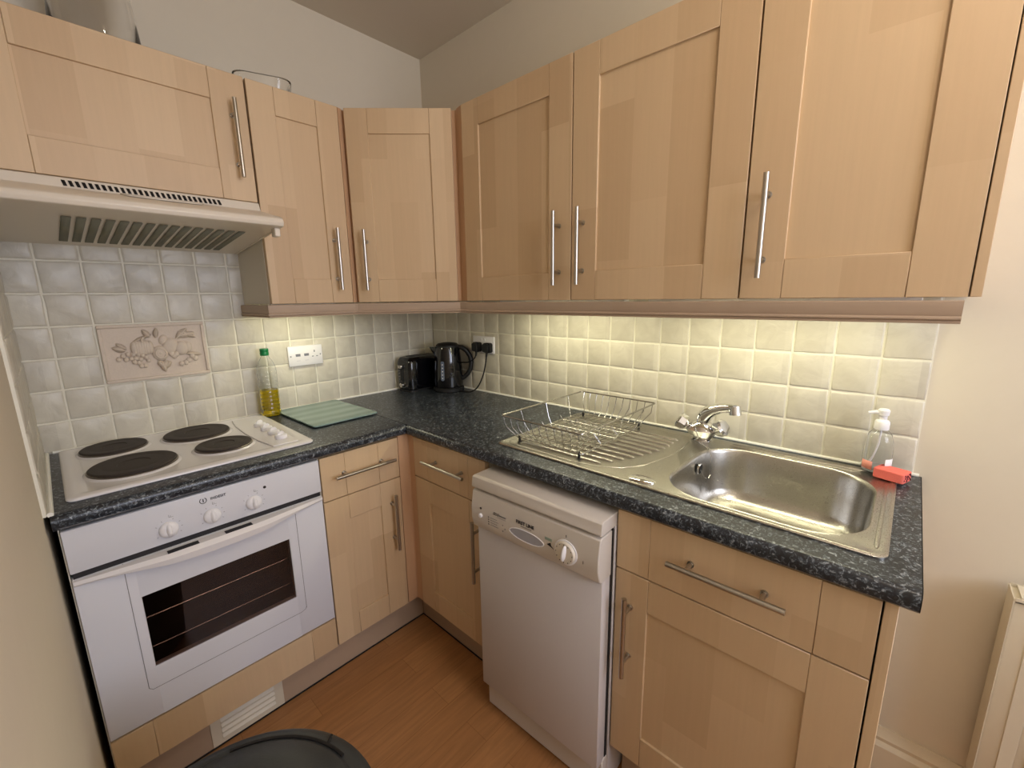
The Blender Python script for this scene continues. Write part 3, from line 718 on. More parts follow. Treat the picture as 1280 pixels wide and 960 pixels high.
# local x runs along the wall away from the corner, local -y into the room
b = MB(); b.prism([(.027*math.cos(PI/6+PI/3*i)*1.15, .027*math.sin(PI/6+PI/3*i)) for i in range(6)], 0, .002)
hexr = [(.026, .0), (.028, .004), (.049, .034), (.040, .048), (.020, .060), (.016, .064)]
n6 = 8; rings = []
for r_, z in hexr: rings.append([b.bm.verts.new((r_*1.0*math.cos(2*PI*(i+.5)/n6), r_*.78*math.sin(2*PI*(i+.5)/n6), z)) for i in range(n6)])
fs = []
for R0, R1 in zip(rings, rings[1:]):
    for k in range(n6): fs.append(b.bm.faces.new((R0[k], R0[(k+1) % n6], R1[(k+1) % n6], R1[k])))
fs += [b.bm.faces.new(rings[0][::-1]), b.bm.faces.new(rings[-1])]; b._tag(fs, False)
b.build('body', M['chrome'], tp)
for sx in (-1, 1):
    k = MB(); a = Vector((sx*.030, -.004, .034)); d_ = Vector((sx*.80, -.25, .50)).normalized()
    k.cyl(a, a+d_*.020, .010, .010, 16)
    q = a+d_*.017; k.cyl(q, q+d_*.006, .018, .0245, 8, smooth=False); k.cyl(q+d_*.006, q+d_*.026, .0245, .0255, 8, smooth=False); k.cyl(q+d_*.026, q+d_*.031, .0255, .019, 8, smooth=False)
    k.build('tap_handle', M['chrome'], tp)
sp_ = [(.0, 0, .056), (.002, -.002, .068), (.008, -.005, .080), (.020, -.010, .094), (.038, -.018, .106), (.060, -.026, .115), (.082, -.034, .120), (.097, -.040, .121)]
b = MB(); b.tube(sp_, .011, 16, radii=[.018, .0205, .021, .0195, .0165, .0145, .0135, .0125]); b.build('spout', M['chrome'], tp)
b = MB(); b.cyl((.097, -.0400, .129), (.101, -.043, .105), .015, .0165, 20); b.build('spout_nozzle', M['chrome'], tp)
chain = [(-.012, -.030, .050), (-.004, -.040, .036), (.006, -.043, .020), (.018, -.050, .005), (.036, -.066, .003), (.052, -.080, .002), (.058, -.086, -.012), (.061, -.089, -.040), (.063, -.094, -.066), (.062, -.106, -.074), (.059, -.122, -.068), (.055, -.138, -.050), (.052, -.146, -.038)]
b = MB(); b.tube(chain, .0013, 6)
for p in chain: b.ball(p, .0018, seg=6)
b.build('plug_chain', M['wire'], tp)

# ------------------------------------------------------------------ dish rack
dk = thing('dish_rack', 'chrome wire dish rack standing on the draining board', 'dish rack', (-.29, -1.185, .0045), RB)
# local: x along the wall (away from corner), y towards the wall
rx, ry, rz_ = .154, .233, .090            # rim half sizes and height
qx, qy, qz = .128, .188, .012             # base
b = MB(); b.tube([(x, y, rz_) for x, y in rrect(-rx, rx, -ry, ry, .012, 4)], .0028, 8, closed=True); b.build('rim', M['wire'], dk)
b = MB(); b.tube([(x, y, qz+.001) for x, y in rrect(-qx, qx, -qy, qy, .010, 4)], .0017, 8, closed=True)
N_ = 11
for i in range(N_):
    t = -1+2*i/(N_-1); xr = t*rx*.93; xq = t*qx*.95
    pts = [(xr, -ry, rz_), (xr*.97+xq*.03, -ry+.010, .055), (xq, -qy-.014, .024), (xq, -qy, qz), (xq, -qy+.03, qz-.001), (xq, qy-.03, qz-.001), (xq, qy, qz), (xq, qy+.014, .024), (xr*.97+xq*.03, ry-.010, .055), (xr, ry, rz_)]
    b.tube(pts, .0015, 6)
for sx in (-1, 1):
    for y in (-.12, 0, .12): b.tube([(sx*rx, y*1.15, rz_), (sx*(rx-.012), y*1.08, .04), (sx*qx, y, qz)], .00125, 6)
for y in (-.14, -.07, 0, .07, .14): b.tube([(-qx, y, qz+.0025), (qx, y, qz+.0025)], .00125, 6)
b.build('basket', M['wire'], dk)
b = MB()
for y in (-.085, .02):
    pts = []
    for i in range(15): pts.append((-qx+.008+i*(2*qx-.016)/14, y+(0 if i % 2 else .01), qz+.003+(.030 if i % 2 else 0)))
    b.tube(pts, .0012, 6)
b.build('plate_holder', M['wire'], dk)
for sx in (-1, 1):
    for sy in (-1, 1): MB().cyl((sx*(qx-.012), sy*(qy-.002), 0), (sx*(qx-.012), sy*(qy-.002), .019), .0042, n=12).build('foot', M['rubber'], dk)

# ------------------------------------------------------------------ dishwasher
dw = thing('dishwasher', 'white slimline dishwasher under the draining board', 'dishwasher', (0, -1.254, 0), RB+math.radians(1.5))
hw_ = .2215
b = MB(); b.box(-hw_, hw_, -.600, -.035, ZF+.008, -.092, .002); b.build('body', M['dw_white'], dw)
b = MB()
lp = [(-.02, -.092), (-.02, -.060), (-.03, -.056), (-.660, -.056), (-.666, -.060), (-.670, -.088), (-.668, -.092)]
b.prism(lp, -hw_, hw_, MX); bevel_mod(b.build('lid', M['dw_plastic'], dw), .003, 2)
b = MB(); cpf = [(-.612, -.098), (-.660, -.098), (-.668, -.102), (-.676, -.150), (-.676, -.185), (-.668, -.215), (-.660, -.222), (-.612, -.222)]
b.prism(cpf, -hw_+.002, hw_-.002, MX); cpo = b.build('control_panel', M['dw_plastic'], dw); bevel_mod(cpo, .003, 2)
b = MB(); b.box(-hw_+.004, hw_-.004, -.652, -.612, -.800, -.2225, .003, 2); b.build('door', M['dw_white'], dw)
b = MB(); b.box(-hw_+.004, hw_-.004, -.612, -.600, -.80, -.10); b.build('door_gap_fill', M['dark_gap'], dw)  # black slab: shade of the gap behind the door, put in as colour
b = MB(); b.box(-hw_+.006, hw_-.03, -.628, -.600, ZF+.012, -.805, .002); b.box(hw_-.028, hw_-.002, -.626, -.600, ZF+.010, -.79, .003); b.build('kick_panel', M['dw_plastic'], dw)
for sx in (-1, 1): MB().cyl((sx*.19, -.56, ZF), (sx*.19, -.56, ZF+.010), .015, n=16).build('foot', M['rubber'], dw)
FP = -.6762
# recessed lozenge grip
b = MB(); ring = []
for i in range(40):
    t = 2*PI*i/40; ring.append((-.004+.060*math.copysign(abs(math.cos(t))**.9, math.cos(t)), FP+.0002, -.173+.0165*math.copysign(abs(math.sin(t))**1.15, math.sin(t))))
b.tube(ring, .0016, 8, closed=True)
b.build('grip_rim', M['white_plastic'], dw)
b = MB(); b.prism([(x, z) for x, y, z in ring], 0, .0008, Matrix(((1, 0, 0, 0), (0, 0, 1, FP-.0003), (0, 1, 0, 0), (0, 0, 0, 1)))); gr = b.build('grip_recess', plain('grey grip', srgb(168, 168, 176), .45), dw)
# programme dial
kx, kz = .126, -.165
Md = Matrix.Translation((kx, FP, kz)) @ Matrix.Rotation(PI/2, 4, 'X')
b = MB(); b.lathe([(.034, 0), (.034, .002), (.031, .003)], M4=Md, n=40); b.build('dial_ring', M['white_plastic'], dw)
dl = MB().lathe([(.030, .002), (.0295, .006), (.027, .009), (.0, .010)], M4=Md, n=40).build('dial', M['dial'], dw)
b = MB(); n0 = 0; b.ball((0, 0, 0), 1, (.0065, .024, .012), 18)
Mk = Md @ Matrix.Rotation(-.15, 4, 'Z')
for v in b.bm.verts: v.co = Mk @ Vector((v.co.x, v.co.y, max(v.co.z, 0)+.008))
b.build('dial_grip', M['white_plastic'], dl)
b = MB()
for i in range(12):
    t = 2*PI*i/12; c = Vector((kx+.0245*math.sin(t), FP-.0098, kz+.0245*math.cos(t))); b.ball(c, .0013, seg=8)
b.box(kx-.0006, kx+.0006, FP-.0005, FP+.001, kz+.040, kz+.047); b.box(kx+.050, kx+.0512, FP-.0005, FP+.001, kz-.012, kz-.004)
b.build('dial_marks', M['black_print'], dw)
b = MB(); Mb = Matrix.Translation((-.178, FP+.001, -.168)) @ Matrix.Rotation(PI/2, 4, 'X'); b.lathe([(.0068, 0), (.0068, .005), (.005, .007), (0, .0075)], M4=Mb, n=20); b.build('power_button', M['white_plastic'], dw)
b = MB(); b.cyl((-.178, FP-.0005, -.146), (-.178, FP+.001, -.146), .0035, n=12)
for i in range(4): b.box(-.148, -.144, FP-.0005, FP+.001, -.1640-.0075*i, -.1615-.0075*i)
b.build('indicator_marks', M['black_print'], dw)
b = MB()
for i in range(4): b.box(-.139, -.112+.004*(i % 2), FP-.0004, FP+.001, -.1632-.0075*i, -.1622-.0075*i)
b.box(-.103, -.078, FP-.0004, FP+.001, -.147, -.1435); b.box(-.112, -.078, FP-.0004, FP+.001, -.1525, -.1517)
for i in range(3): b.box(-.092+.009*(i % 2), -.089+.009*(i % 2), FP-.0004, FP+.001, -.172-.009*i, -.168-.009*i)
b.build('programme_lines', M['grey_print'], dw)
text('eco_print', 'ECO', .0115, M['black_print'], dw, Matrix.Translation((-.116, FP-.0003, -.1445)) @ FRONT, shear=.3)
text('brand_print', 'FIRST LINE', .0135, M['black_print'], dw, Matrix.Translation((-.008, FP-.0003, -.138)) @ FRONT, bold=True)
text('model_print', 'DISHWASHER', .0045, M['grey_print'], dw, Matrix.Translation((-.004, FP-.0003, -.1475)) @ FRONT, spacing=1.5)
b = MB(); b.prism([(.066, -.166), (.078, -.158), (.080, -.166), (.088, -.173), (.080, -.170)], 0, .0008, Matrix(((1, 0, 0, 0), (0, 0, 1, FP-.0005), (0, 1, 0, 0), (0, 0, 0, 1)))); b.build('arrow_mark', M['black_print'], dw)
b = MB(); b.box(.060, .082, FP-.0004, FP+.001, -.1545, -.147); b.build('energy_mark', plain('pale green print', srgb(150, 165, 148), .6), dw)

# ------------------------------------------------------------------ things on the worktop
# toaster
ts = thing('toaster', 'black two-slot toaster in the corner behind the kettle', 'toaster', (-.166, -.093, 0), math.radians(2))
b = MB(); b.use(M['gloss_black'])
tl, tw, th_ = .108, .060, .178
lay = [(-.006, .012, .02), (0, .018, .024), (.0, .145, .024), (-.004, .163, .022), (-.012, .174, .02), (-.024, .178, .016)]
vs = []
for ins, z, r in lay: vs.append([b.bm.verts.new((x, y, z)) for x, y in rrect(-tl-ins, tl+ins, -tw-ins, tw+ins, r, 5)])
fs = []
for R0, R1 in zip(vs, vs[1:]):
    m_ = len(R0)
    for k in range(m_): fs.append(b.bm.faces.new((R0[k], R0[(k+1) % m_], R1[(k+1) % m_], R1[k])))
fs += [b.bm.faces.new(vs[0][::-1]), b.bm.faces.new(vs[-1])]; b._tag(fs, True)
b.build('toaster_body', None, ts)
b = MB(); b.prism(rrect(-tl+.004, tl-.004, -tw+.004, tw-.004, .02, 5), 0, .0125); b.build('toaster_base', M['matt_black'], ts)
b = MB()
for y in (-.018, .018): b.box(-.075, .075, y-.009, y+.009, .1765, .1786)
b.build('bread_slots', M['dark_gap'], ts)
b = MB(); b.box(-.077, .077, -.032, .032, .1775, .1782); b.build('slot_plate', M['black_plastic'], ts)
b = MB(); b.box(-tl-.002, -tl+.003, -.006, .020, .052, .135, .001); b.build('lever_track', M['matt_black'], ts)
b = MB(); b.box(-tl-.016, -tl-.002, -.008, .022, .122, .138, .003, 2); b.build('lever', M['steel_rod'], ts)
b = MB(); b.cyl((-tl-.012, .008, .035), (-tl+.001, .008, .035), .0115, .0125, 20); b.build('browning_knob', M['steel_rod'], ts)
b = MB()
for i in range(5): b.box(-tl-.0008, -tl+.001, .028, .036, .060+.015*i, .066+.015*i)
b.build('setting_marks', M['grey_print'], ts)
# kettle
kt = thing('kettle', 'glossy black jug kettle in front of the wall socket', 'kettle', (-.100, -.245, 0), math.atan2(-.73, .68))
b = MB(); b.lathe([(.074, 0), (.078, .004), (.078, .018), (.072, .023)], n=40); b.build('power_base', M['matt_black'], kt)
b = MB(); prof = [(.070, .024), (.0735, .028), (.074, .05), (.071, .12), (.0655, .18), (.061, .215), (.058, .226)]
b.lathe(prof, n=48)
b.build('kettle_body', M['gloss_black'], kt)
b = MB(); b.lathe([(.059, .2262), (.0575, .235), (.048, .243), (.025, .247), (0, .248)], n=40); b.build('lid', M['matt_black'], kt)
b = MB()      # spout: a short v-shaped lip on the left
vs = [(-.052, -.022, .190), (-.052, .022, .190), (-.057, -.024, .228), (-.057, .024, .228), (-.092, -.004, .226), (-.092, .004, .226), (-.066, 0, .178)]
V_ = [b.bm.verts.new(v) for v in vs]
for f in ((0, 2, 4, 6), (1, 6, 5, 3), (2, 3, 5, 4), (4, 5, 6), (0, 6, 1), (0, 1, 3, 2)): b.bm.faces.new([V_[i] for i in f])
b.build('spout', M['gloss_black'], kt)
hp = [(.050, 0, .226), (.072, 0, .222), (.096, 0, .205), (.113, 0, .178), (.119, 0, .145), (.114, 0, .112), (.100, 0, .086), (.082, 0, .070), (.068, 0, .062)]
b = MB(); b.tube(hp, .011, 12, radii=[.011, .0125, .0125, .012, .0115, .0115, .0115, .012, .012]); b.build('handle', M['black_plastic'], kt)
Mg = Matrix.Rotation(math.radians(-105), 4, 'Z')
b = MB(); pg = rrect(-.009, .009, .062, .160, .0085, 6)
gv = []
for off in (.0, .0018):
    gv.append([b.bm.verts.new(Mg @ Vector((.0745-(z-.05)*.055+off, x, z))) for x, z in pg])
for k in range(len(pg)): b.bm.faces.new((gv[0][k], gv[0][(k+1) % len(pg)], gv[1][(k+1) % len(pg)], gv[1][k]))
b.bm.faces.new(gv[1]); b.bm.faces.new(gv[0][::-1])
b.build('water_gauge', M['gauge'], kt)
b = MB()
for i in range(5):
    z = .075+.017*i; p = Mg @ Vector((.0770-(z-.05)*.055, 0, z)); b.ball(p, .0028, seg=8)
b.build('gauge_marks', M['white_plastic'], kt)

# sockets
def socket(label, loc, rz, w=.147, h=.087, usb=True):
    t = thing('wall_socket', label, 'socket', loc, rz)
    MB().box(-w/2, w/2, -.0105, 0, -h/2, h/2, .003, 2).build('face_plate', M['white_plastic'], t)
    for x in (-w/2+.010, w/2-.010): MB().cyl((x, -.0112, 0), (x, -.0100, 0), .003, n=12).build('screw', M['grey_socket'], t)
    return t
s1 = socket('white wall socket with two connector ports above the glass board', (-.711, -.0085, .2290), 0)
for x in (-.033, .003): MB().box(x-.010, x+.010, -.0112, -.010, -.002, .009).build('data_port', M['grey_socket'], s1)
b = MB(); b.box(.036, .040, -.0112, -.010, .012, .021); b.box(.026, .033, -.0112, -.010, -.008, -.0045); b.box(.045, .052, -.0112, -.010, -.008, -.0045); b.build('socket_holes', M['grey_socket'], s1)
b = MB(); 
for x in (-.033, .003): b.box(x-.008, x+.008, -.0110, -.010, -.0215, -.020)
b.build('port_marks', plain('pale grey print', srgb(196, 196, 204), .5), s1)
s2 = socket('white double wall socket behind the kettle with two black plugs', (-.0085, -.4235, .2400), RB, .147, .082)
for x in (-.012, .012): MB().box(x-.005, x+.005, -.0135, -.010, .020, .032, .001).build('rocker_switch', M['white_plastic'], s2)
def plug(label, s, path):
    t = thing('power_plug', label, 'plug', (-.019, -s, .228), RB, 'black plugs in the socket behind the kettle')
    b = MB(); b.prism(rrect(-.024, .024, -.024, .024, .010, 4), 0, .020, Matrix(((1, 0, 0, 0), (0, 0, -1, -.001), (0, 1, 0, 0), (0, 0, 0, 1)))); b.prism(rrect(-.019, .019, -.020, .020, .009, 4), .020, .032, Matrix(((1, 0, 0, 0), (0, 0, -1, -.001), (0, 1, 0, 0), (0, 0, 0, 1))))
    pb_ = b.build('plug_body', M['matt_black'], t); bevel_mod(pb_, .002, 2)
    b = MB(); b.cyl((0, -.018, -.022), (0, -.022, -.044), .006, .0045, 12); b.build('strain_relief', M['matt_black'], t)
    b = MB(); 
    # smooth the path with catmull-rom
    P_ = [Vector(p) for p in path]; out = []
    for i in range(len(P_)-1):
        p0 = P_[max(i-1, 0)]; p1_ = P_[i]; p2_ = P_[i+1]; p3_ = P_[min(i+2, len(P_)-1)]
        for k in range(8):
            u = k/8; out.append(.5*((2*p1_)+(-p0+p2_)*u+(2*p0-5*p1_+4*p2_-p3_)*u*u+(-p0+3*p1_-3*p2_+p3_)*u**3))
    out.append(P_[-1]); b.tube(out, .0033, 8); b.build('cable', M['matt_black'], t)
    return t
plug('black plug nearer the corner, its cable running behind the kettle', .392, [(0, -.021, -.040), (-.010, -.024, -.058), (-.045, -.030, -.078), (-.10, -.034, -.085), (-.16, -.034, -.105), (-.21, -.034, -.17), (-.225, -.036, -.2235)])
plug('black plug farther from the corner, its cable looping down to the kettle base', .467, [(0, -.021, -.040), (-.002, -.026, -.075), (-.012, -.034, -.13), (-.040, -.044, -.19), (-.075, -.055, -.2190), (-.11, -.066, -.2235), (-.145, -.074, -.2235)])

# oil bottle
ob = thing('oil_bottle', 'clear plastic bottle of yellow cooking oil with green cap', 'bottle', (-.889, -.060, .0008))
R_ = .0365
pf = [(.030, 0), (R_-.002, .003), (R_, .010), (R_, .022), (R_-.002, .026), (R_, .030)]
z = .030
while z < .185:
    pf += [(R_, z+.008), (R_-.0016, z+.011), (R_, z+.014)]; z += .0165
pf += [(R_-.003, .205), (R_-.010, .225), (.017, .240), (.0135, .247), (.0135, .256)]
inner = [(max(r-.0012, .001), zz) for r, zz in pf]
b = MB(); b.lathe(pf+[(.0123, .256)]+[(r, max(zz, .0015)) for r, zz in inner[::-1]], n=40, sx=1, sy=.86); 
b.build('bottle', M['clear_plastic'], ob)
oi_ = [(r-.0004, max(zz, .0022)) for r, zz in inner if zz < .108]; oi_.append((oi_[-1][0], .110))
b = MB(); b.lathe(oi_, n=40, sx=1, sy=.86); b.build('oil', M['oil'], ob)
b = MB(); b.lathe([(.0155, .250), (.0162, .252), (.0162, .262), (.0150, .264), (.0158, .266), (.0158, .276), (.0145, .278), (0, .278)], n=28); b.build('cap', M['green_cap'], ob)

# glass chopping board
cb = thing('chopping_board', 'frosted sea-green glass chopping board beside the hob', 'chopping board', (-.728, -.206, 0), math.radians(1.5))
b = MB(); b.prism(rrect(-.133, .133, -.183, .183, .012, 5), .004, .0095); bevel_mod(b.build('glass_panel', M['board'], cb), .001, 2)
for sx in (-1, 1):
    for sy in (-1, 1): MB().cyl((sx*.115, sy*.16, .0), (sx*.115, sy*.16, .004), .006, n=12).build('foot', M['rubber'], cb)

# soap bottle
so = thing('soap_dispenser', 'clear pump soap bottle, nearly empty, behind the red sponge', 'bottle', (-.052, -1.944, .006))
pf = [(.026, 0), (.030, .003), (.031, .012), (.0305, .06), (.0285, .085), (.0235, .102), (.015, .112), (.0125, .116), (.0125, .124)]
b = MB(); b.lathe(pf+[(.0113, .124)]+[(max(r-.0012, .001), max(z, .0016)) for r, z in pf[::-1]], n=36); b.build('bottle', M['clear_plastic'], so)
b = MB(); b.lathe([(.0150, .114), (.0155, .118), (.0155, .134), (.013, .138), (.0085, .140), (.0085, .150), (.0115, .152), (.0115, .158), (.006, .160)], n=28)
b.tube([(0, 0, .157), (-.004, .016, .1585), (-.008, .030, .155)], .005, 10, radii=[.0065, .005, .0035]); b.lathe([(.012, .158), (.0125, .164), (.009, .168), (0, .169)], n=24)
b.build('pump', M['white_plastic'], so)
b = MB(); b.tube([(0, 0, .112), (-.002, .001, .075), (-.004, .008, .04), (-.006, .018, .012)], .0026, 8); b.build('dip_tube', M['white_plastic'], so)
def wrap(a0, a1, z0, z1, mat, name):
    b = MB(); A_ = []; n = 10
    for i in range(n+1):
        a = math.radians(a0+(a1-a0)*i/n); A_.append([b.bm.verts.new((.0314*math.cos(a), .0314*math.sin(a), z)) for z in (z0, z1)])
    for p, q in zip(A_, A_[1:]): b._tag([b.bm.faces.new((p[0], q[0], q[1], p[1]))], True)
    o = b.build(name, mat, so); o.modifiers.new('s', 'SOLIDIFY').thickness = .0003; return o
tag(wrap(118, 168, .010, .032, M['pink_label'], 'front_label'), 'faded pink label'); tag(wrap(215, 262, .012, .042, M['white_plastic'], 'back_label'), 'small white label')
b = MB(); b.lathe([(.024, .0022), (.0288, .004), (.0296, .012), (.0294, .0125), (0, .0125)], n=30); b.build('soap', plain('clear soap', srgb(235, 238, 240), .2, trans=.6), so)

# sponge
sg = thing('sponge', 'coral red sponge lying on the corner of the sink', 'sponge', (-.091, -1.978, .006), math.radians(72))
b = MB(); b.prism(rrect(-.031, .031, -.024, .024, .005, 4), .0006, .025); bevel_mod(b.build('sponge_body', M['sponge_red'], sg), .002, 2)
b = MB()
for i in range(26): b.ball((-.031+random.uniform(-.001, .002)*0-.0, random.uniform(-.020, .020), random.uniform(.004, .021)), random.uniform(.0015, .003), (.5, 1, 1), 8)
b.build('dark_crumbs', M['sponge_dark'], sg)

# fruit relief tile
rl = thing('relief_tile', 'bisque wall plaque with a moulded fruit relief behind the hob', 'wall plaque', (-1.216, -.0060, .298))
pw, ph = .147, .0975
b = MB(); b.box(-pw+.004, pw-.004, -.004, 0, -ph+.004, ph-.004); b.build('plaque', M['relief'], rl)
b = MB()
for (x0, x1, z0, z1) in ((-pw, pw, ph-.011, ph), (-pw, pw, -ph, -ph+.011), (-pw, -pw+.011, -ph+.011, ph-.011), (pw-.011, pw, -ph+.011, ph-.011)): b.box(x0, x1, -.0105, 0, z0, z1, .003, 2)
b.build('frame', M['relief'], rl)
def fr(n, f): b = MB(); f(b); o = b.build(n, M['relief'], rl); o.scale = (1.12, 1.35, 1.3); return o
D0 = -.004
def pump(b):
    for i in range(7):
        a = (i-3)/3.2; b.ball((-.036+.020*a, D0-.002, .012), .021, (.45, .42, 1.0-.12*abs(a)), 14)
    b.tube([(-.036, -.012, .030), (-.030, -.013, .040)], .003, 8)
fr('pumpkin', pump)
fr('halved_fruit', lambda b: (b.ball((.006, D0, -.006), .021, (1, .45, 1), 18), b.tube([(.006+.013*math.cos(t*.5), -.013, -.006+.013*math.sin(t*.5)) for t in range(13)], .0018, 6, closed=False), b.ball((.006, -.012, -.006), .005, (1, .5, 1), 10)))
def pear(b):
    R = Matrix.Rotation(math.radians(35), 3, 'Y'); b.ball((.034, D0, .012), .020, (1, .42, 1.15), 16, R); b.ball((.018, D0, .030), .011, (1, .5, 1.3), 12, R)
fr('pear', pear)
fr('apple', lambda b: (b.ball((.062, D0, .004), .020, (1, .40, 1), 16), b.ball((.078, D0, .006), .013, (1, .4, 1.2), 12)))
def grapes(b):
    for x, z in ((-.095, -.014), (-.084, -.006), (-.072, -.002), (-.060, -.004), (-.049, -.003), (-.038, -.008), (-.078, -.016), (-.066, -.014), (-.055, -.015), (-.044, -.018), (-.060, -.024), (-.050, -.027), (-.045, -.036), (-.036, -.036), (-.031, -.014), (-.026, -.022)): b.ball((x, -.0065, z), .0062, (1, .8, 1), 10)
fr('grapes', grapes)
def berries(b):
    for x, z in ((.034, -.010), (.046, -.012), (.040, -.017), (.056, -.040), (.068, -.038), (.076, -.032), (.095, -.028), (.087, -.020)): b.ball((x, -.0062, z), .0075, (1, .6, 1), 10)
fr('berries', berries)
def leaf(b, c, L_, w_, ang):
    n = 8; pts = []
    for i in range(n+1): t = i/n; pts.append((t*L_, w_*math.sin(PI*t)**.8*(1-.25*t)))
    R = Matrix.Rotation(math.radians(ang), 3, 'Y'); top = [b.bm.verts.new(Vector(c)+R @ Vector((x, 0, y))) for x, y in pts]; mid = [b.bm.verts.new(Vector(c)+R @ Vector((x, -.004 if 0 < x < L_ else 0, 0))) for x, y in pts]; bot = [b.bm.verts.new(Vector(c)+R @ Vector((x, 0, -y))) for x, y in pts]
    for A_, B_ in ((top, mid), (mid, bot)):
        for i in range(n):
            f = [A_[i], A_[i+1], B_[i+1], B_[i]]
            try: b.bm.faces.new(f)
            except ValueError: pass
def leaves(b):
    for c, L_, w_, a in (((-.075, -.005, .006), .034, .009, 200), ((-.072, -.005, .010), .030, .008, 215), ((-.06, -.005, .026), .055, .006, -22), ((.0, -.007, .035), .03, .008, -80), ((-.012, -.006, .038), .03, .009, -130), ((.004, -.007, -.026), .034, .010, 75), ((.018, -.007, -.024), .030, .010, 110), ((-.005, -.007, -.026), .028, .009, 50), ((.055, -.006, .036), .05, .010, -12), ((.050, -.006, .030), .045, .010, -40), ((.060, -.006, .052), .05, .009, 25), ((.07, -.006, -.012), .045, .007, 8), ((.030, -.006, -.030), .030, .009, 140)): leaf(b, c, L_, w_, a)
lf = fr('leaves', leaves); lf.modifiers.new('s', 'SOLIDIFY').thickness = .002

# things on top of the wall cabinets
jr = thing('glass_jar', 'large clear glass vase on top of the short wall cabinet', 'vase', (-1.248, -.165, ZT))
b = MB(); b.lathe([(.055, 0), (.098, .004), (.102, .012), (.094, .10), (.086, .20), (.084, .26), (.082, .26), (.084, .20), (.092, .10), (.098, .014), (.05, .008), (0, .008)], n=48); b.build('glass_body', M['glass'], jr)
gd = thing('glass_dish', 'clear glass oven dish lying on top of the narrow wall cabinet', 'dish', (-.815, -.165, ZT), math.radians(-20))
b = MB(); 
lo = [(.0, .0, .03), (.002, .0, .03), (-.0, .004, .03), (.012, .055, .035), (.016, .060, .035), (.016, .062, .035), (.010, .062, .035), (.008, .056, .035), (-.004, .008, .028), (-.03, .006, .02)]
vs = []
for ins, z, r in lo: vs.append([b.bm.verts.new((x, y, z)) for x, y in rrect(-.074-ins, .074+ins, -.055-ins, .055+ins, r, 6)])
fs = []
for R0, R1 in zip(vs, vs[1:]):
    m_ = len(R0)
    for k in range(m_): fs.append(b.bm.faces.new((R0[k], R0[(k+1) % m_], R1[(k+1) % m_], R1[k])))
fs += [b.bm.faces.new(vs[0][::-1]), b.bm.faces.new(vs[-1])]; b._tag(fs, True)
b.build('glass_body', M['glass'], gd)

# ------------------------------------------------------------------ pedal bin with a flat back against the left wall
BZ = -.30
bn = thing('pedal_bin', 'dark grey plastic bin with a domed lid in front of the oven', 'bin', (-1.433, -1.372, ZF))
H = BZ-ZF
def dshape(r, z, flat=-.090, n=64):
    pts = []
    for i in range(n):
        a = 2*PI*i/n; x, y = r*math.cos(a), r*math.sin(a); pts.append((max(x, flat), y, z))
    return pts
def dloft(b, spec):
    vs = [[b.bm.verts.new(p) for p in dshape(r, z, f)] for r, z, f in spec]; fs = []
    for R0, R1 in zip(vs, vs[1:]):
        m_ = len(R0)
        for k in range(m_): fs.append(b.bm.faces.new((R0[k], R0[(k+1) % m_], R1[(k+1) % m_], R1[k])))
    fs += [b.bm.faces.new(vs[0][::-1]), b.bm.faces.new(vs[-1])]; b._tag(fs, True)
b = MB(); dloft(b, [(.165, 0, -.082), (.172, .01, -.084), (.205, H-.05, -.088), (.207, H-.045, -.089)]); b.build('bin_body', M['bin'], bn)
b = MB(); dloft(b, [(.207, H-.045, -.089), (.215, H-.043, -.093), (.216, H-.02, -.093), (.214, H-.008, -.092), (.205, H+.000, -.088), (.192, H+.003, -.084)]); b.build('lid_rim', M['bin'], bn)
b = MB(); dloft(b, [(.186, H-.002, -.080), (.186, H+.003, -.080), (.180, H+.008, -.078), (.14, H+.016, -.065), (.09, H+.021, -.05), (.04, H+.023, -.03)]); b.build('lid_flap', M['bin'], bn)
b = MB(); b.tube([(.189*math.cos(math.radians(a)), .189*math.sin(math.radians(a)), H+.0042) for a in range(8, 76, 4)], .0028, 6)
b.tube([(.189*math.cos(math.radians(20)), .189*math.sin(math.radians(20)), H+.0045), (.206*math.cos(math.radians(22)), .206*math.sin(math.radians(22)), H+.002)], .0025, 6); b.build('lid_seam', M['dark_gap'], bn)

# ------------------------------------------------------------------ radiator on the right wall
rd = thing('radiator', 'cream panel radiator on the right wall past the worktop', 'radiator', (0, -2.215, 0), RB)
RT = -.207
b = MB(); b.box(0, .9, -.098, -.088, -.76, RT-.012, .003, 2)
for i in range(22): b.box(.03+i*.04, .055+i*.04, -.1005, -.098, -.73, RT-.04, .001)
b.box(.0, .9, -.036, -.028, -.76, RT-.012, .003, 2); b.build('panels', M['radiator'], rd)
b = MB(); b.box(-.002, .0, -.100, -.026, -.74, RT-.004); b.build('end_cap', M['radiator'], rd)
b = MB(); b.box(0, .9, -.1005, -.026, RT-.012, RT-.008)
for i in range(30): b.box(.01+i*.03, .022+i*.03, -.094, -.032, RT-.009, RT)
b.box(0, .9, -.1005, -.097, RT-.012, RT, .001); b.box(0, .9, -.029, -.026, RT-.012, RT, .001); b.build('top_grille', M['radiator'], rd)
b = MB(); b.box(.10, .13, -.028, 0, -.70, -.25); b.box(.77, .80, -.028, 0, -.70, -.25); b.build('wall_bracket', M['steel_rod'], rd)

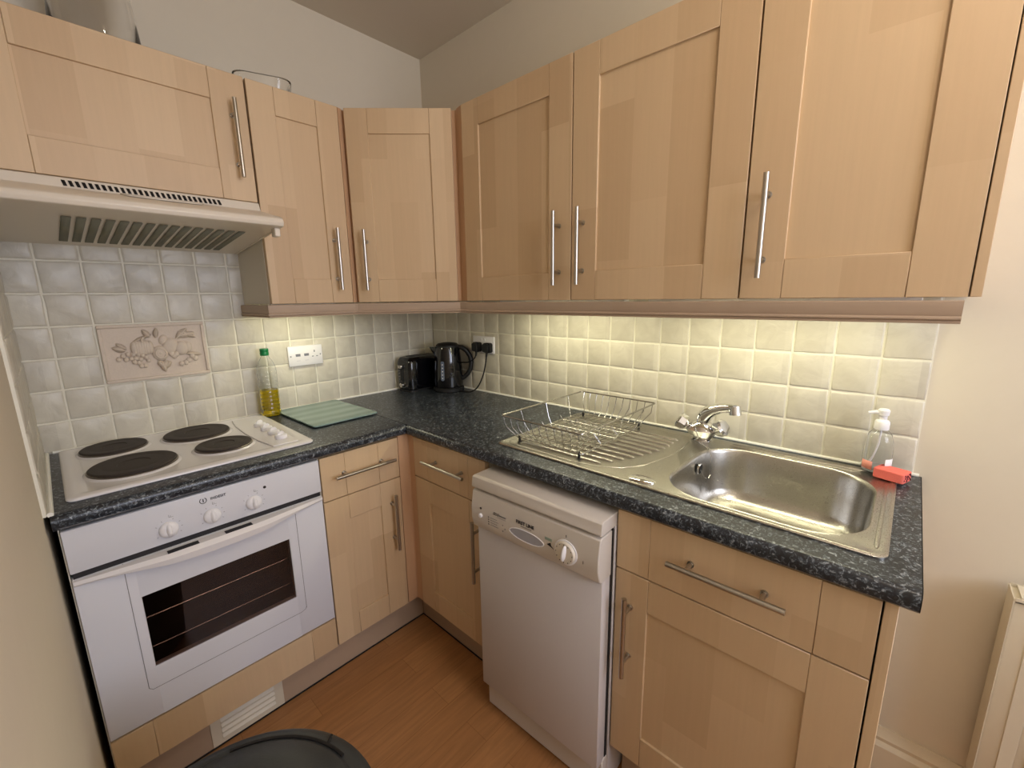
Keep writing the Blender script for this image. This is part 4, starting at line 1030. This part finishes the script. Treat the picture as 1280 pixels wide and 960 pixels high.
# ceiling lamp in the middle of the kitchen (above and behind the picture)
lampx, lampy = -.78, -2.25
cl = thing('ceiling_lamp', 'round opal lamp on the ceiling', 'lamp', (lampx, lampy, ZC))
b = MB(); b.lathe([(.10, -.16), (.11, -.10), (.11, -.05), (.10, -.02)], n=32); b.build('shade', M['lamp_glow'], cl)
MB().lathe([(.13, -.02), (.13, 0)], n=32).build('ceiling_rose', M['white_plastic'], cl)
pl = bpy.data.lights.new('ceiling_bulb', 'POINT'); pl.shadow_soft_size = .07; pl.energy = 9.5; pl.color = (1, .88, .74)
po = bpy.data.objects.new('ceiling_bulb', pl); C.objects.link(po); po.parent = cl; po.location = (0, 0, -.26)

# daylight through the window behind the viewer
wl = bpy.data.lights.new('window_daylight', 'AREA'); wl.shape = 'RECTANGLE'; wl.size = wx1-wx0-.1; wl.size_y = wz1-wz0-.1; wl.energy = 31; wl.color = (.82, .85, 1)
wo = bpy.data.objects.new('window_daylight', wl); C.objects.link(wo); wo.location = ((wx0+wx1)/2, YF-.12, (wz0+wz1)/2); wo.rotation_euler = (PI/2, 0, 0)
wd = bpy.data.worlds.new('sky'); bpy.context.scene.world = wd; wd.use_nodes = True
wn_ = wd.node_tree; bg = wn_.nodes['Background']; bg.inputs['Color'].default_value = (.78, .86, 1, 1); bg.inputs['Strength'].default_value = 1.6

# ------------------------------------------------------------------ camera
P = dict(c=(-1.4820, -1.9712, .4679), yaw=.7478, pitch=-.1988, roll=-.0146, f=539.27)
cy, sy_, cp_, sp2 = math.cos(P['yaw']), math.sin(P['yaw']), math.cos(P['pitch']), math.sin(P['pitch'])
fw = Vector((cp_*cy, cp_*sy_, sp2)); r0 = Vector((sy_, -cy, 0)); u0 = r0.cross(fw)
rr = r0*math.cos(P['roll'])+u0*math.sin(P['roll']); uu = -r0*math.sin(P['roll'])+u0*math.cos(P['roll'])
cam = bpy.data.cameras.new('camera'); co = bpy.data.objects.new('camera', cam); C.objects.link(co)
Mc = Matrix((rr, uu, -fw)).transposed().to_4x4(); Mc.translation = Vector(P['c']); co.matrix_world = Mc
cam.sensor_width = 36; cam.sensor_fit = 'HORIZONTAL'; cam.lens = P['f']*36/1280; cam.clip_start = .01
bpy.context.scene.camera = co

# everything was laid out from the worktop: lift it so that the floor is z = 0
for ob_ in list(C.objects):
    if ob_.parent is None: ob_.location.z += WT

vs_ = bpy.context.scene.view_settings
vs_.view_transform = 'Standard'; vs_.look = 'None'; vs_.exposure = .08; vs_.gamma = 1; vs_.use_curve_mapping = False
